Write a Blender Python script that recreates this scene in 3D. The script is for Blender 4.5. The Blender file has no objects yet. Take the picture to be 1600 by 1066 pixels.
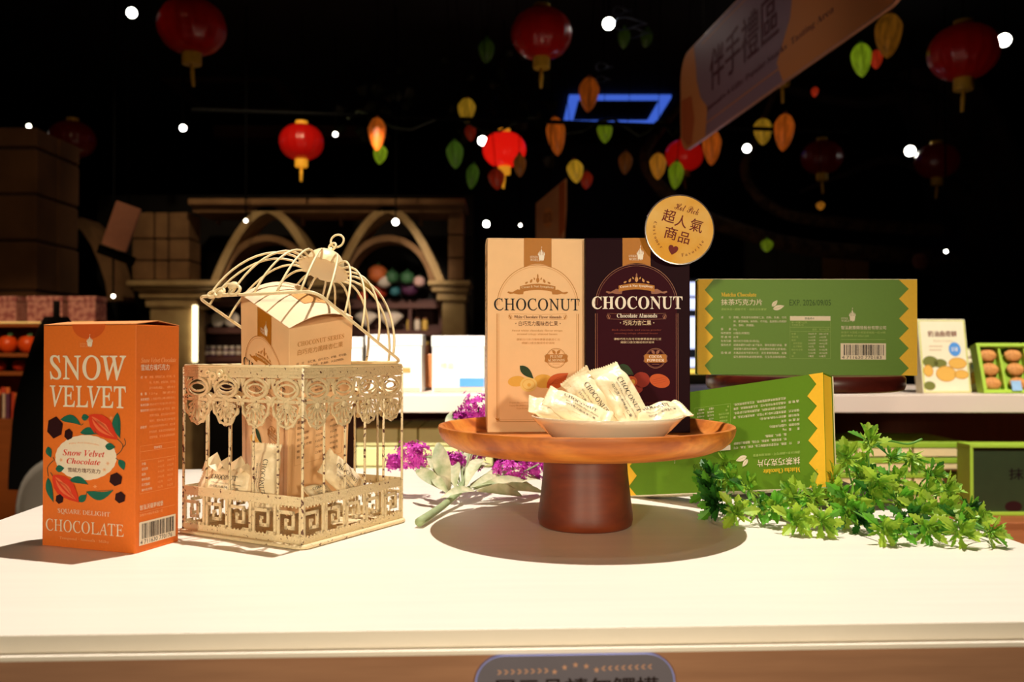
import bpy, math, random
from mathutils import Vector, Matrix, Euler, noise
PI = math.pi
sc = bpy.context.scene
COL = sc.collection
R = math.radians
random.seed(7)

# ------------------------------------------------------------------ camera
FPX = 1375.0
PITCH = math.atan(18 / FPX)
ZC = 1.076
TZ = 0.9            # height of the display table top
cam_d = bpy.data.cameras.new('camera')
cam = bpy.data.objects.new('camera', cam_d)
COL.objects.link(cam)
cam.location = (0, 0, ZC)
cam.rotation_euler = (PI / 2 + PITCH, 0, 0)
cam_d.sensor_width = 36.0
cam_d.lens = FPX / 1600 * 36
cam_d.clip_start = 0.02
cam_d.dof.use_dof = True
cam_d.dof.focus_distance = 0.91
cam_d.dof.aperture_fstop = 6.6
sc.camera = cam
vs = sc.view_settings
sc.display_settings.display_device = 'sRGB'
vs.view_transform = 'Standard'
vs.look = 'None'
vs.gamma = 1.0
vs.use_curve_mapping = False
vs.exposure = 0.0

# ------------------------------------------------------------------ light
w = bpy.data.worlds.new('world')
sc.world = w
w.use_nodes = True
w.node_tree.nodes['Background'].inputs[0].default_value = (1.0, 0.72, 0.5, 1)
w.node_tree.nodes['Background'].inputs[1].default_value = 0.006


def spot(name, loc, tgt, watt, ang, rad, col=(1, .86, .68), blend=.5):
    d = bpy.data.lights.new(name, 'SPOT')
    d.energy = watt
    d.spot_size = R(ang)
    d.spot_blend = blend
    d.shadow_soft_size = rad
    d.color = col
    o = bpy.data.objects.new(name, d)
    COL.objects.link(o)
    o.location = loc
    o.rotation_euler = (Vector(tgt) - Vector(loc)).to_track_quat('-Z', 'Y').to_euler()
    return o


KEYC = (1, .90, .81)
WARM = (1, .86, .68)
spot('table_key_spot', (.08, 1.22, 3.40), (.0, .9, .9), 370, 36, .016, KEYC, .5)
spot('table_second_spot', (.25, .62, 3.40), (.05, .85, .9), 10, 40, .03, WARM, .6)
spot('front_room_spot_left', (-1.3, -3.2, 1.55), (-.15, .9, 1.0), 295, 17, .10, (1, .84, .60), .7)
spot('front_room_spot_right', (1.2, -3.2, 1.5), (.2, .9, 1.0), 270, 17, .10, (1, .84, .60), .7)
spot('shelf_spot', (-.35, .0, 3.35), (-.35, 2.25, .95), 900, 17, .04, (1, .93, .84))
spot('shelf_spot_right', (1.3, .3, 3.35), (1.25, 2.2, .9), 520, 26, .04, (1, .90, .78))
spot('facade_spot', (-1.4, 4.2, 3.3), (-1.8, 6.6, 1.3), 80, 70, .06, (1, .76, .46), .8)
spot('plush_spot', (-.7, 4.4, 2.35), (-.85, 7.0, 1.45), 190, 22, .06, (1, .84, .66), .8)
spot('plate_shelf_spot', (-1.7, 4.4, 2.3), (-1.9, 7.0, 1.2), 80, 24, .06, (1, .84, .66), .8)
spot('left_shelf_spot', (-1.3, 1.2, 2.9), (-2.4, 4.2, 1.0), 300, 24, .05, (1, .66, .36), .7)
spot('left_floor_fill', (-1.5, 1.3, 3.3), (-1.45, 2.5, .7), 110, 36, .05, (1, .80, .58), .7)  # added fill for the chair and low table, no fixture there
spot('column_fill', (-1.4, 2.2, 3.2), (-2.6, 4.9, 1.9), 42, 42, .05, (1, .66, .36), .8)  # unseen fill light added to lift the stone column
spot('lantern_spot', (.2, 3.0, .3), (.2, 5.3, 2.6), 22, 95, .3, (1, .72, .5), .8)
spot('banner_spot', (-.4, 2.4, 1.3), (.9, 3.4, 2.3), 11, 60, .2, (1, .8, .74), .8)
spot('floor_spot', (.9, 3.6, 3.3), (.9, 4.2, 0), 40, 80, .08, (1, .7, .45), .8)


# ------------------------------------------------------------------ projection helpers
def at(px, py, Y):
    """world point seen at pixel (px,py) of the 1600x1066 photo at forward distance Y"""
    u = (px - 800) / FPX
    v = (533 - py) / FPX
    dy = math.cos(PITCH) - v * math.sin(PITCH)
    dz = math.sin(PITCH) + v * math.cos(PITCH)
    return Vector((u * Y / dy, Y, ZC + dz * Y / dy))


def on(px, py, z):
    u = (px - 800) / FPX
    v = (533 - py) / FPX
    dy = math.cos(PITCH) - v * math.sin(PITCH)
    dz = math.sin(PITCH) + v * math.cos(PITCH)
    k = (z - ZC) / dz
    return Vector((u * k, dy * k, z))


# ------------------------------------------------------------------ materials
def lin(c):
    return tuple(((x / 255) / 12.92 if x / 255 <= .04045 else ((x / 255 + .055) / 1.055) ** 2.4) for x in c) + (1,)


MATS = {}


def mat(name, rgb, rough=.55, metal=0.0, var=.06, vscale=40, bump=0.0, bscale=200, emit=None, estr=0,
        rgb2=None, thr=None, stretch=(1, 1, 1), coat=0, trans=0, spec=.5):
    if name in MATS:
        return MATS[name]
    m = bpy.data.materials.new(name)
    MATS[name] = m
    m.use_nodes = True
    nt = m.node_tree
    b = nt.nodes['Principled BSDF']
    b.inputs['Roughness'].default_value = rough
    b.inputs['Metallic'].default_value = metal
    b.inputs['Coat Weight'].default_value = coat
    b.inputs['Coat Roughness'].default_value = .12
    if spec is not None:
        b.inputs['Specular IOR Level'].default_value = spec
    if trans:
        b.inputs['Transmission Weight'].default_value = trans
    tc = nt.nodes.new('ShaderNodeTexCoord')
    mp = nt.nodes.new('ShaderNodeMapping')
    mp.inputs['Scale'].default_value = stretch
    nt.links.new(tc.outputs['Object'], mp.inputs[0])
    nz = nt.nodes.new('ShaderNodeTexNoise')
    nz.inputs['Scale'].default_value = vscale
    nz.inputs['Detail'].default_value = 4
    nt.links.new(mp.outputs[0], nz.inputs['Vector'])
    rp = nt.nodes.new('ShaderNodeValToRGB')
    a = lin(rgb)
    if rgb2:
        c2 = lin(rgb2)
        if thr:
            rp.color_ramp.elements[0].position = thr[0]
            rp.color_ramp.elements[1].position = thr[1]
        else:
            rp.color_ramp.elements[0].position = .35
            rp.color_ramp.elements[1].position = .65
        rp.color_ramp.elements[0].color = c2
        rp.color_ramp.elements[1].color = a
    else:
        rp.color_ramp.elements[0].position = .3
        rp.color_ramp.elements[1].position = .7
        rp.color_ramp.elements[0].color = tuple(x * (1 - var) for x in a[:3]) + (1,)
        rp.color_ramp.elements[1].color = tuple(min(1, x * (1 + var)) for x in a[:3]) + (1,)
    nt.links.new(nz.outputs[0], rp.inputs[0])
    nt.links.new(rp.outputs[0], b.inputs['Base Color'])
    if bump:
        n2 = nt.nodes.new('ShaderNodeTexNoise')
        n2.inputs['Scale'].default_value = bscale
        nt.links.new(mp.outputs[0], n2.inputs['Vector'])
        bp = nt.nodes.new('ShaderNodeBump')
        bp.inputs['Strength'].default_value = bump
        bp.inputs['Distance'].default_value = .002
        nt.links.new(n2.outputs[0], bp.inputs['Height'])
        nt.links.new(bp.outputs[0], b.inputs['Normal'])
    if emit:
        b.inputs['Emission Color'].default_value = lin(emit)
        b.inputs['Emission Strength'].default_value = estr
    return m


def ink(name, rgb, rough=.5):
    return mat(name, rgb, rough, var=.02, vscale=300, spec=.18)


# ------------------------------------------------------------------ geometry helpers
class Geo:
    def __init__(s):
        s.v, s.f, s.m = [], [], []

    def add(s, vf, mi=0, M=None):
        v, f = vf
        n = len(s.v)
        if M is not None:
            v = [tuple(M @ Vector(p)) for p in v]
        s.v.extend(v)
        s.f.extend([tuple(i + n for i in q) for q in f])
        s.m.extend([mi] * len(f))
        return s


def T(x, y, z):
    return Matrix.Translation((x, y, z))


def RX(a): return Matrix.Rotation(a, 4, 'X')
def RY(a): return Matrix.Rotation(a, 4, 'Y')
def RZ(a): return Matrix.Rotation(a, 4, 'Z')


def box(x0, x1, y0, y1, z0, z1):
    v = [(x0, y0, z0), (x1, y0, z0), (x1, y1, z0), (x0, y1, z0), (x0, y0, z1), (x1, y0, z1), (x1, y1, z1), (x0, y1, z1)]
    return v, [(0, 3, 2, 1), (4, 5, 6, 7), (0, 1, 5, 4), (1, 2, 6, 5), (2, 3, 7, 6), (3, 0, 4, 7)]


def lathe(prof, n=32, fn=None):
    v, f = [], []
    m = len(prof)
    for i in range(n):
        a = 2 * PI * i / n
        k = fn(a) if fn else 1
        for r, z in prof:
            v.append((r * k * math.cos(a), r * k * math.sin(a), z))
    for i in range(n):
        j = (i + 1) % n
        for q in range(m - 1):
            f.append((i * m + q, j * m + q, j * m + q + 1, i * m + q + 1))
    if prof[0][0] > 1e-6:
        f.append(tuple(i * m for i in range(n))[::-1])
    if prof[-1][0] > 1e-6:
        f.append(tuple(i * m + m - 1 for i in range(n)))
    return v, f


def sphere(r, n=12, k=8, sq=(1, 1, 1)):
    prof = [(max(1e-7, r * math.sin(PI * i / k)), -r * math.cos(PI * i / k)) for i in range(k + 1)]
    v, f = lathe(prof, n)
    return [(a * sq[0], b * sq[1], c * sq[2]) for a, b, c in v], f


def tube(path, rad, n=8, closed=False, cap=True):
    P = [Vector(p) for p in path]
    m = len(P)
    rs = rad if isinstance(rad, (list, tuple)) else [rad] * m
    v, f = [], []
    up = None
    for i in range(m):
        if closed:
            t = (P[(i + 1) % m] - P[i - 1]).normalized()
        else:
            t = (P[min(i + 1, m - 1)] - P[max(i - 1, 0)]).normalized()
        if up is None:
            up = Vector((0, 0, 1)) if abs(t.z) < .9 else Vector((1, 0, 0))
        a = t.cross(up)
        if a.length < 1e-6:
            a = t.cross(Vector((0, 1, .01)))
        a.normalize()
        b = a.cross(t).normalized()
        up = b
        for q in range(n):
            w_ = 2 * PI * q / n
            v.append(tuple(P[i] + (a * math.cos(w_) + b * math.sin(w_)) * rs[i]))
    for i in range(m if closed else m - 1):
        j = (i + 1) % m
        for q in range(n):
            p = (q + 1) % n
            f.append((i * n + q, i * n + p, j * n + p, j * n + q))
    if cap and not closed:
        f.append(tuple(range(n))[::-1])
        f.append(tuple((m - 1) * n + q for q in range(n)))
    return v, f


def smooth_path(pts, n=6):
    P = [Vector(p) for p in pts]
    out = []
    for i in range(len(P) - 1):
        p0, p1, p2, p3 = P[max(0, i - 1)], P[i], P[i + 1], P[min(len(P) - 1, i + 2)]
        for k in range(n):
            t = k / n
            out.append(.5 * ((2 * p1) + (p2 - p0) * t + (2 * p0 - 5 * p1 + 4 * p2 - p3) * t * t + (3 * p1 - p0 - 3 * p2 + p3) * t ** 3))
    out.append(P[-1])
    return out


def prism(poly, y0, y1):
    """polygon in XZ extruded along Y"""
    n = len(poly)
    v = [(x, y0, z) for x, z in poly] + [(x, y1, z) for x, z in poly]
    f = [tuple(range(n)), tuple(range(2 * n - 1, n - 1, -1))]
    for i in range(n):
        j = (i + 1) % n
        f.append((i, i + n, j + n, j))
    return v, f


def ringprism(outer, inner, y0, y1):
    n = len(outer)
    v = [(x, y0, z) for x, z in outer] + [(x, y0, z) for x, z in inner] + [(x, y1, z) for x, z in outer] + [(x, y1, z) for x, z in inner]
    f = []
    for i in range(n):
        j = (i + 1) % n
        f += [(i, j, n + j, n + i), (2 * n + i, 3 * n + i, 3 * n + j, 2 * n + j), (i, 2 * n + i, 2 * n + j, j), (n + i, n + j, 3 * n + j, 3 * n + i)]
    return v, f


def ell(cx, cy, rx, ry, n=24, rot=0, a0=0, a1=2 * PI, pw=1):
    out = []
    full = abs(a1 - a0 - 2 * PI) < 1e-6
    for i in range(n):
        a = a0 + (a1 - a0) * i / (n if full else n - 1)
        x, y = rx * math.cos(a), ry * math.sin(a)
        out.append((cx + x * math.cos(rot) - y * math.sin(rot), cy + x * math.sin(rot) + y * math.cos(rot)))
    return out


def rrect(x0, x1, y0, y1, r, n=5):
    out = []
    for cx, cy, a in ((x1 - r, y1 - r, 0), (x0 + r, y1 - r, PI / 2), (x0 + r, y0 + r, PI), (x1 - r, y0 + r, 1.5 * PI)):
        for i in range(n + 1):
            t = a + PI / 2 * i / n
            out.append((cx + r * math.cos(t), cy + r * math.sin(t)))
    return out


def leafpoly(x0, y0, x1, y1, wd, bend=0, n=8, serr=0):
    d = Vector((x1 - x0, y1 - y0))
    nn = Vector((-d.y, d.x)).normalized()
    a, b = [], []
    for i in range(n + 1):
        t = i / n
        h = wd * math.sin(PI * min(1, t ** .8)) * (1 + (serr if i % 2 else 0))
        c = Vector((x0, y0)) + d * t + nn * bend * math.sin(PI * t)
        a.append(tuple(c + nn * h))
        b.append(tuple(c - nn * h))
    return a + b[-2:0:-1]


def obj(name, g, mats, parent=None, smooth=False, bevel=0, M=None, sharp=None):
    me = bpy.data.meshes.new(name)
    if isinstance(g, tuple):
        g = Geo().add(g)
    me.from_pydata(g.v, [], g.f)
    if not isinstance(mats, (list, tuple)):
        mats = [mats]
    for m in mats:
        me.materials.append(m)
    me.polygons.foreach_set('material_index', g.m)
    if smooth:
        me.polygons.foreach_set('use_smooth', [True] * len(me.polygons))
        if sharp:
            me.set_sharp_from_angle(angle=R(sharp))
    me.update()
    o = bpy.data.objects.new(name, me)
    COL.objects.link(o)
    if M is not None:
        o.matrix_local = M
    if parent is not None:
        o.parent = parent
    if bevel:
        b = o.modifiers.new('bevel', 'BEVEL')
        b.width = bevel
        b.segments = 2
        b.limit_method = 'ANGLE'
    return o


def tag(o, label, cat, group=None, kind=None):
    if label:
        o['label'] = label
    if cat:
        o['category'] = cat
    if group:
        o['group'] = group
    if kind:
        o['kind'] = kind
    return o


def thing(name, label, cat, loc=(0, 0, 0), rz=0, group=None, M=None):
    o = bpy.data.objects.new(name, None)
    o.empty_display_size = .02
    COL.objects.link(o)
    if M is not None:
        o.matrix_world = M
    else:
        o.location = loc
        o.rotation_euler = (0, 0, rz)
    return tag(o, label, cat, group)


def struct(name, g, m, **k):
    o = obj(name, g, m, **k)
    if k.get('parent') is None:
        o['kind'] = 'structure'
    return o


# ------------------------------------------------------------------ lettering
def sty(s, style):
    if style in ('sans', 'cjkb'):
        return s
    tab = {'bold': (0x1D400, 0x1D41A), 'roman': (0x1D434, 0x1D44E), 'ital': (0x1D434, 0x1D44E), 'bital': (0x1D468, 0x1D482),
           'script': (0x1D4D0, 0x1D4EA), 'bsans': (0x1D5D4, 0x1D5EE)}[style]
    o = ''
    for c in s:
        if 'A' <= c <= 'Z':
            o += chr(tab[0] + ord(c) - 65)
        elif 'a' <= c <= 'z':
            if c == 'h' and tab[1] == 0x1D44E:
                o += '\u210e'
            else:
                o += chr(tab[1] + ord(c) - 97)
        elif '0' <= c <= '9' and style == 'bold':
            o += chr(0x1D7CE + ord(c) - 48)
        else:
            o += c
    return o


TC = {}


def tmesh(s, style='sans', off=0.0, res=2, sp=1.0):
    key = (s, style, off, res, sp)
    if key in TC:
        return TC[key]
    c = bpy.data.curves.new('t', 'FONT')
    c.body = sty(s, style)
    c.fill_mode = 'FRONT'
    c.resolution_u = res
    c.offset = off
    c.space_character = sp
    o = bpy.data.objects.new('t', c)
    me = o.to_mesh()
    k = .277 if style == 'roman' else 0
    v = [(p.co.x - k * p.co.y, p.co.y) for p in me.vertices]
    f = [tuple(p.vertices) for p in me.polygons]
    o.to_mesh_clear()
    bpy.data.objects.remove(o)
    bpy.data.curves.remove(c)
    if not v:
        v = [(0, 0)]
    xs = [p[0] for p in v]
    ys = [p[1] for p in v]
    TC[key] = (v, f, (min(xs), max(xs), min(ys), max(ys)))
    return TC[key]


class Print:
    """flat print laid out in face coordinates: u right, v up, metres"""

    def __init__(s, conv=None):
        s.v, s.f, s.m, s.mats = [], [], [], []
        s.conv = conv or (lambda x, y: (x, y))

    def mi(s, m):
        if m not in s.mats:
            s.mats.append(m)
        return s.mats.index(m)

    def raw(s, pts, faces, m, lay):
        n = len(s.v)
        s.v += [(x, y, lay) for x, y in pts]
        s.f += [tuple(i + n for i in q) for q in faces]
        s.m += [s.mi(m)] * len(faces)

    def poly(s, pts, m, lay=1, conv=True):
        p = [s.conv(x, y) for x, y in pts] if conv else list(pts)
        a = sum(p[i][0] * p[(i + 1) % len(p)][1] - p[(i + 1) % len(p)][0] * p[i][1] for i in range(len(p)))
        if a < 0:
            p = p[::-1]
        s.raw(p, [tuple(range(len(p)))], m, lay)

    def rect(s, x0, x1, y0, y1, m, lay=1):
        s.poly([(x0, y0), (x1, y0), (x1, y1), (x0, y1)], m, lay)

    def line(s, pts, w_, m, lay=1, closed=False):
        P = [Vector(s.conv(*p)) for p in pts]
        n = len(P)
        L, Q = [], []
        for i in range(n):
            a = P[(i - 1) % n] if (closed or i > 0) else P[i]
            b = P[(i + 1) % n] if (closed or i < n - 1) else P[i]
            d = (b - a)
            if d.length < 1e-9:
                d = Vector((1, 0))
            d.normalize()
            nn = Vector((-d.y, d.x)) * w_ / 2
            L.append(tuple(P[i] + nn))
            Q.append(tuple(P[i] - nn))
        f = []
        for i in range(n if closed else n - 1):
            j = (i + 1) % n
            f.append((i, n + i, n + j, j))
        s.raw(L + Q, f, m, lay)

    def text(s, t, x0, x1, y0, y1, m, style='sans', lay=2, off=0, rot=0, arc=0, sp=1.0, res=2, flip=False):
        """fit text to the box x0..x1, y0(top)..y1(bottom) in layout px; y0 or x1 None keeps the aspect"""
        bold_ = off if style == 'cjkb' or (style == 'sans' and off) else 0
        v, f, (a, b, c, d) = tmesh(t, style, 0 if bold_ else off, res, sp)
        X0, Y0 = s.conv(x0, y0)
        X1, Y1 = s.conv(x1 if x1 is not None else x0, y1)
        H = abs(Y0 - Y1)
        sy = H / max(1e-6, d - c)
        sx = (X1 - X0) / max(1e-6, b - a) if x1 is not None else sy
        cx = (X0 + X1) / 2 if x1 is not None else X0 + (b - a) * sx / 2
        cy = (Y0 + Y1) / 2
        W = (b - a) * sx
        out = []
        for x, y in v:
            px = (x - (a + b) / 2) * sx
            py = (y - (c + d) / 2) * sy
            if arc:
                th = px / W * arc
                rr = W / arc
                px, py = math.sin(th) * (rr + py), (rr + py) * math.cos(th) - rr
            if rot:
                px, py = px * math.cos(rot) - py * math.sin(rot), px * math.sin(rot) + py * math.cos(rot)
            out.append((cx + px, cy + py))
        s.raw(out, f, m, lay)
        if bold_:
            for dx in (-1, 1):
                s.raw([(p[0] + dx * bold_ * sy * .55, p[1]) for p in out], f, m, lay + .35 + .15 * dx)
                s.raw([(p[0], p[1] + dx * bold_ * sy * .4) for p in out], f, m, lay + .75 + .13 * dx)

    def row(s, t, x, y, size, m, style='sans', lay=2, off=.0, maxw=None):
        """left aligned line, size = em size in layout px"""
        v, f, (a, b, c, d) = tmesh(t, style, 0.0, 1)
        X, Y = s.conv(x, y)
        X2, _ = s.conv(x + size, y)
        k = (X2 - X)
        kx = k
        if maxw:
            XM, _ = s.conv(x + maxw, y)
            kx = (XM - X) / (b - a)
        s.raw([(X + (p - a) * kx, Y + (q - .35) * k) for p, q in v], f, m, lay)

    def build(s, name, parent, fn, eps=.00022, step=.00009):
        g = Geo()
        g.v = [tuple(fn(x, y, eps + l * step)) for x, y, l in s.v]
        g.f, g.m = s.f, s.m
        return obj(name, g, s.mats, parent)


def castle(P, cx, base, h, m, lay=2):
    """small crest of a fairy castle, base = bottom y in layout px (y down), h height px"""
    def q(pts):
        P.poly([(cx + x * h, base - y * h) for x, y in pts], m, lay)
    q([(-.16, .16), (-.10, .04), (-.03, .12), (.04, 0), (.10, .10), (.15, .04), (.19, .24), (.20, .42), (-.19, .42)])
    for x, w_, t in ((-.19, .034, .60), (-.10, .034, .70), (0, .042, .84), (.10, .034, .70), (.19, .034, .62)):
        q([(x - w_, .40), (x + w_, .40), (x + w_, t - .16), (x + w_ * 1.35, t - .16), (x, t + .02), (x - w_ * 1.35, t - .16), (x - w_, t - .16)])
    q([(-.008, .84), (.008, .84), (.008, .97), (-.008, .97)])
    q([(0, .99), (.06, .95), (0, .92)])


def barcode(P, x0, x1, y0, y1, white, dark, digits, seed=3):
    P.rect(x0, x1, y0, y1, white, 1)
    rnd = random.Random(seed)
    x = x0 + (x1 - x0) * .07
    xe = x1 - (x1 - x0) * .05
    u = (x1 - x0) / 118
    yb = y0 + (y1 - y0) * .74
    while x < xe:
        wd = u * rnd.choice((1, 1, 2, 3))
        P.rect(x, min(xe, x + wd), y0 + (y1 - y0) * .08, yb, dark, 2)
        x += wd + u * rnd.choice((1, 1, 2, 2, 3))
    P.text(digits, x0 + (x1 - x0) * .03, x1 - (x1 - x0) * .1, y0 + (y1 - y0) * .78, y0 + (y1 - y0) * .96, dark, 'sans', 2)


# ================================================================== SETTING
m_floor = mat('brown_floor', (92, 52, 28), .35, var=.2, vscale=3, stretch=(1, 8, 1))
m_black = mat('black_paint', (7, 6, 6), .8, var=.1)
m_wall = mat('dark_wall', (16, 11, 8), .85, var=.2, vscale=2)
struct('floor', box(-6, 6, -3.5, 10, -.08, 0), m_floor)
struct('ceiling', box(-6, 6, -3.5, 10, 3.45, 3.55), m_black)
struct('wall_back', box(-6, 6, 10, 10.1, 0, 3.45), m_wall)
struct('wall_left', box(-6.1, -6, -3.5, 10, 0, 3.45), m_wall)
struct('wall_right', box(6, 6.1, -3.5, 10, 0, 3.45), m_wall)
struct('wall_front', box(-6, 6, -3.6, -3.5, 0, 3.45), m_wall)

# ================================================================== DISPLAY TABLE
m_top = mat('white_laminate', (242, 232, 216), .38, var=.025, vscale=6, stretch=(1, 14, 1))
m_side = mat('white_laminate_edge', (226, 216, 198), .5, var=.03, vscale=20)
m_apron = mat('beige_wood_panel', (168, 120, 86), .55, rgb2=(152, 106, 74), vscale=9, stretch=(1, 1, 14))
tb = thing('display_table', 'white laminate display table holding the boxes, birdcage and cake stand', 'table', (0, .563, 0), R(2.5))
TX0, TX1, TY1 = -.522, .481, .786
obj('tabletop', box(TX0, TX1, 0, TY1, TZ - .0112, TZ), m_top, tb, bevel=.0006)
obj('front_rail', box(TX0, TX1, -.0055, .02, TZ - .0146, TZ - .0114), m_top, tb, bevel=.0005)
obj('apron', box(TX0 + .001, TX1 - .001, -.003, .022, TZ - .30, TZ - .0148), m_apron, tb)
obj('cabinet_body', box(TX0 + .006, TX1 - .006, .0225, TY1 - .01, .0, TZ - .0114), m_side, tb)

# placard on the apron
m_plac = mat('grey_blue_card', (108, 102, 112), .4, var=.04)
m_placedge = mat('clear_blue_edge', (150, 160, 235), .2, var=.02)
m_ink = ink('dark_ink', (38, 24, 22))
m_pink = ink('pinkish_ink', (206, 158, 130))
pl = thing('please_do_not_touch_placard', 'grey-blue rounded placard with stars and black lettering on table front', 'sign', (0, .563, 0), R(2.5))
pa, pb = -.0225, .1020
pt = TZ - .0150
pc = rrect(pa, pb, pt - .088, pt, .017, 7)
obj('board', prism(pc, -.0076, -.0032), [m_plac], pl)
obj('board_edge', ringprism(rrect(pa - .0012, pb + .0012, pt - .0892, pt + .0003, .018, 7), pc, -.0070, -.0031), m_placedge, pl)


def pconv(x, y):   # zoomed layout px (4 px per photo px, origin 700,1000)
    return (pa + (x - 92) / 1330 * (pb - pa), pt - (y - 72) / 1330 * (pb - pa))


P = Print(pconv)
for i, (x, y) in enumerate(((615, 178), (683, 150), (756, 134), (829, 144), (898, 170))):
    P.poly([(x + (22 if k % 2 == 0 else 9) * math.sin(k * PI / 5), y - (22 if k % 2 == 0 else 9) * math.cos(k * PI / 5)) for k in range(10)], m_pink, 2)
for sgn, xs in ((1, [230 + 45 * k for k in range(8)]), (-1, [960 + 45 * k for k in range(8)])):
    for x in xs:
        yy = 176 - (x - 230) * .022 * 1
        P.poly(leafpoly(x, yy - 16, x + 30 * sgn, yy, 5), m_pink, 2)
        P.poly(leafpoly(x, yy + 16, x + 30 * sgn, yy, 5), m_pink, 2)
P.text('展示品請勿觸摸', 205, 1320, 222, 345, m_ink, 'sans', 2, off=.03)
P.text('Please do not touch', 330, 1190, 420, 500, m_ink, 'bsans', 2)
P.build('lettering', pl, lambda x, y, e: (x, -.0076 - e, y))

# ================================================================== WOODEN CAKE STAND


def woodmat(name, c1, c2, c3, scale=1.0, rough=.48):
    m = bpy.data.materials.new(name)
    MATS[name] = m
    m.use_nodes = True
    nt = m.node_tree
    b = nt.nodes['Principled BSDF']
    b.inputs['Roughness'].default_value = rough
    b.inputs['Coat Weight'].default_value = .08
    b.inputs['Coat Roughness'].default_value = .4
    tc = nt.nodes.new('ShaderNodeTexCoord')
    mp = nt.nodes.new('ShaderNodeMapping')
    mp.inputs['Scale'].default_value = (3 * scale, 16 * scale, 22 * scale)
    mp.inputs['Rotation'].default_value = (0, 0, .12)
    nt.links.new(tc.outputs['Object'], mp.inputs[0])
    n1 = nt.nodes.new('ShaderNodeTexNoise')
    n1.inputs['Scale'].default_value = 2.2
    n1.inputs['Detail'].default_value = 6
    n1.inputs['Distortion'].default_value = .8
    nt.links.new(mp.outputs[0], n1.inputs['Vector'])
    rp = nt.nodes.new('ShaderNodeValToRGB')
    e = rp.color_ramp.elements
    e[0].position = .32
    e[0].color = lin(c3)
    e[1].position = .68
    e[1].color = lin(c1)
    x = e.new(.5)
    x.color = lin(c2)
    nt.links.new(n1.outputs[0], rp.inputs[0])
    n2 = nt.nodes.new('ShaderNodeTexNoise')
    n2.inputs['Scale'].default_value = 14
    nt.links.new(mp.outputs[0], n2.inputs['Vector'])
    mx = nt.nodes.new('ShaderNodeMix')
    mx.data_type = 'RGBA'
    mx.blend_type = 'MULTIPLY'
    mx.inputs[0].default_value = .35
    nt.links.new(rp.outputs[0], mx.inputs[6])
    nt.links.new(n2.outputs[0], mx.inputs[7])
    nt.links.new(mx.outputs[2], b.inputs['Base Color'])
    return m


m_wood = woodmat('oiled_acacia', (230, 146, 56), (210, 118, 38), (164, 78, 22))
m_wood2 = woodmat('shaded_acacia_pedestal', (134, 56, 18), (116, 44, 13), (90, 30, 8), .6)  # same wood darkened, the shade under the plate is put in its colour
CX, CY = .0748, .9
st = thing('wooden_cake_stand', 'large round acacia wood cake stand carrying two tall boxes and candy dish', 'cake stand', (CX, CY, TZ))
prof = [(.001, .0765), (.10, .0760), (.116, .0768), (.1290, .0792), (.1390, .0834), (.1452, .0886), (.1485, .0945), (.1499, .1005), (.1493, .1026), (.1462, .1030), (.1440, .1018),
        (.1400, .0955), (.1340, .0912), (.126, .0898), (.001, .0895)]
obj('plate', lathe(prof, 96), m_wood, st, smooth=True, sharp=50)
obj('pedestal', lathe([(.001, 0), (.0440, 0), (.0470, .0022), (.0482, .007), (.0480, .013), (.0465, .024), (.0430, .055), (.0420, .0764), (.001, .0764)], 64),
    m_wood2, st, smooth=True, sharp=60)
PLATE = TZ + .0896

# ================================================================== CARTONS
m_tan = mat('peach_carton', (246, 202, 152), .42, var=.02, vscale=60, spec=.18)
m_tan_top = mat('peach_carton_lid', (246, 214, 178), .4, var=.02, spec=.18)
m_gold = ink('gold_ink', (182, 116, 32), .4)
m_golds = ink('pale_gold_ink', (206, 150, 88), .4)
m_white = ink('white_ink', (246, 238, 226))
m_cream = ink('cream_ink', (236, 214, 180))
m_blackink = ink('black_ink', (26, 14, 16))
m_brown = ink('brown_ink', (110, 62, 36))
m_purple = mat('aubergine_carton', (34, 8, 18), .45, var=.03, vscale=50, spec=.04)
m_plum = mat('plum_ink', (54, 10, 24), .45, var=.03, spec=.04)
m_rose = ink('rose_gold_ink', (150, 92, 66), .35)
m_dimred = ink('dim_red_ink', (120, 44, 34))
m_leafink = ink('dark_green_ink', (38, 62, 30))
m_almond = ink('almond_ink', (206, 92, 38))
m_almondd = ink('dark_almond_ink', (150, 40, 20))
m_nuty = ink('yellow_nut_ink', (232, 178, 76))
m_nutl = ink('light_nut_ink', (240, 206, 124))


def carton(root, W, D, H, m, lid='flat', m_in=None, bulge=.004):
    """hollow-looking tuck-top carton: body, lid flap that domes a little"""
    t = .0006
    g = Geo().add(box(-W / 2, W / 2, 0, D, 0, H - .0008))
    obj('carton', g, m, root, bevel=.0007)
    # lid, curved sheet
    g = Geo()
    n = 12
    v, f = [], []
    for i in range(n + 1):
        x = -W / 2 + W * i / n
        z = H - .0006 + bulge * math.sin(PI * i / n) if lid == 'bulge_x' else H - .0004
        for yy in (0.0003, D * .5, D):
            zz = z
            if lid == 'bulge_y':
                zz = H - .0006 + bulge * math.sin(PI * yy / D)
            v.append((x, yy, zz))
            v.append((x, yy, zz + t))
    for i in range(n):
        for k in range(2):
            a = i * 6 + k * 2
            b = a + 6
            f.append((a + 1, b + 1, b + 3, a + 3))
            f.append((a, a + 2, b + 2, b))
        a, b = i * 6, i * 6 + 6
        f.append((a, b, b + 1, a + 1))
        f.append((a + 4, a + 5, b + 5, b + 4))
    f += [(0, 1, 3, 2), (2, 3, 5, 4), (n * 6, n * 6 + 2, n * 6 + 3, n * 6 + 1), (n * 6 + 2, n * 6 + 4, n * 6 + 5, n * 6 + 3)]
    g.add((v, f))
    return obj('lid_flap', g, m_in or m, root)


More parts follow.
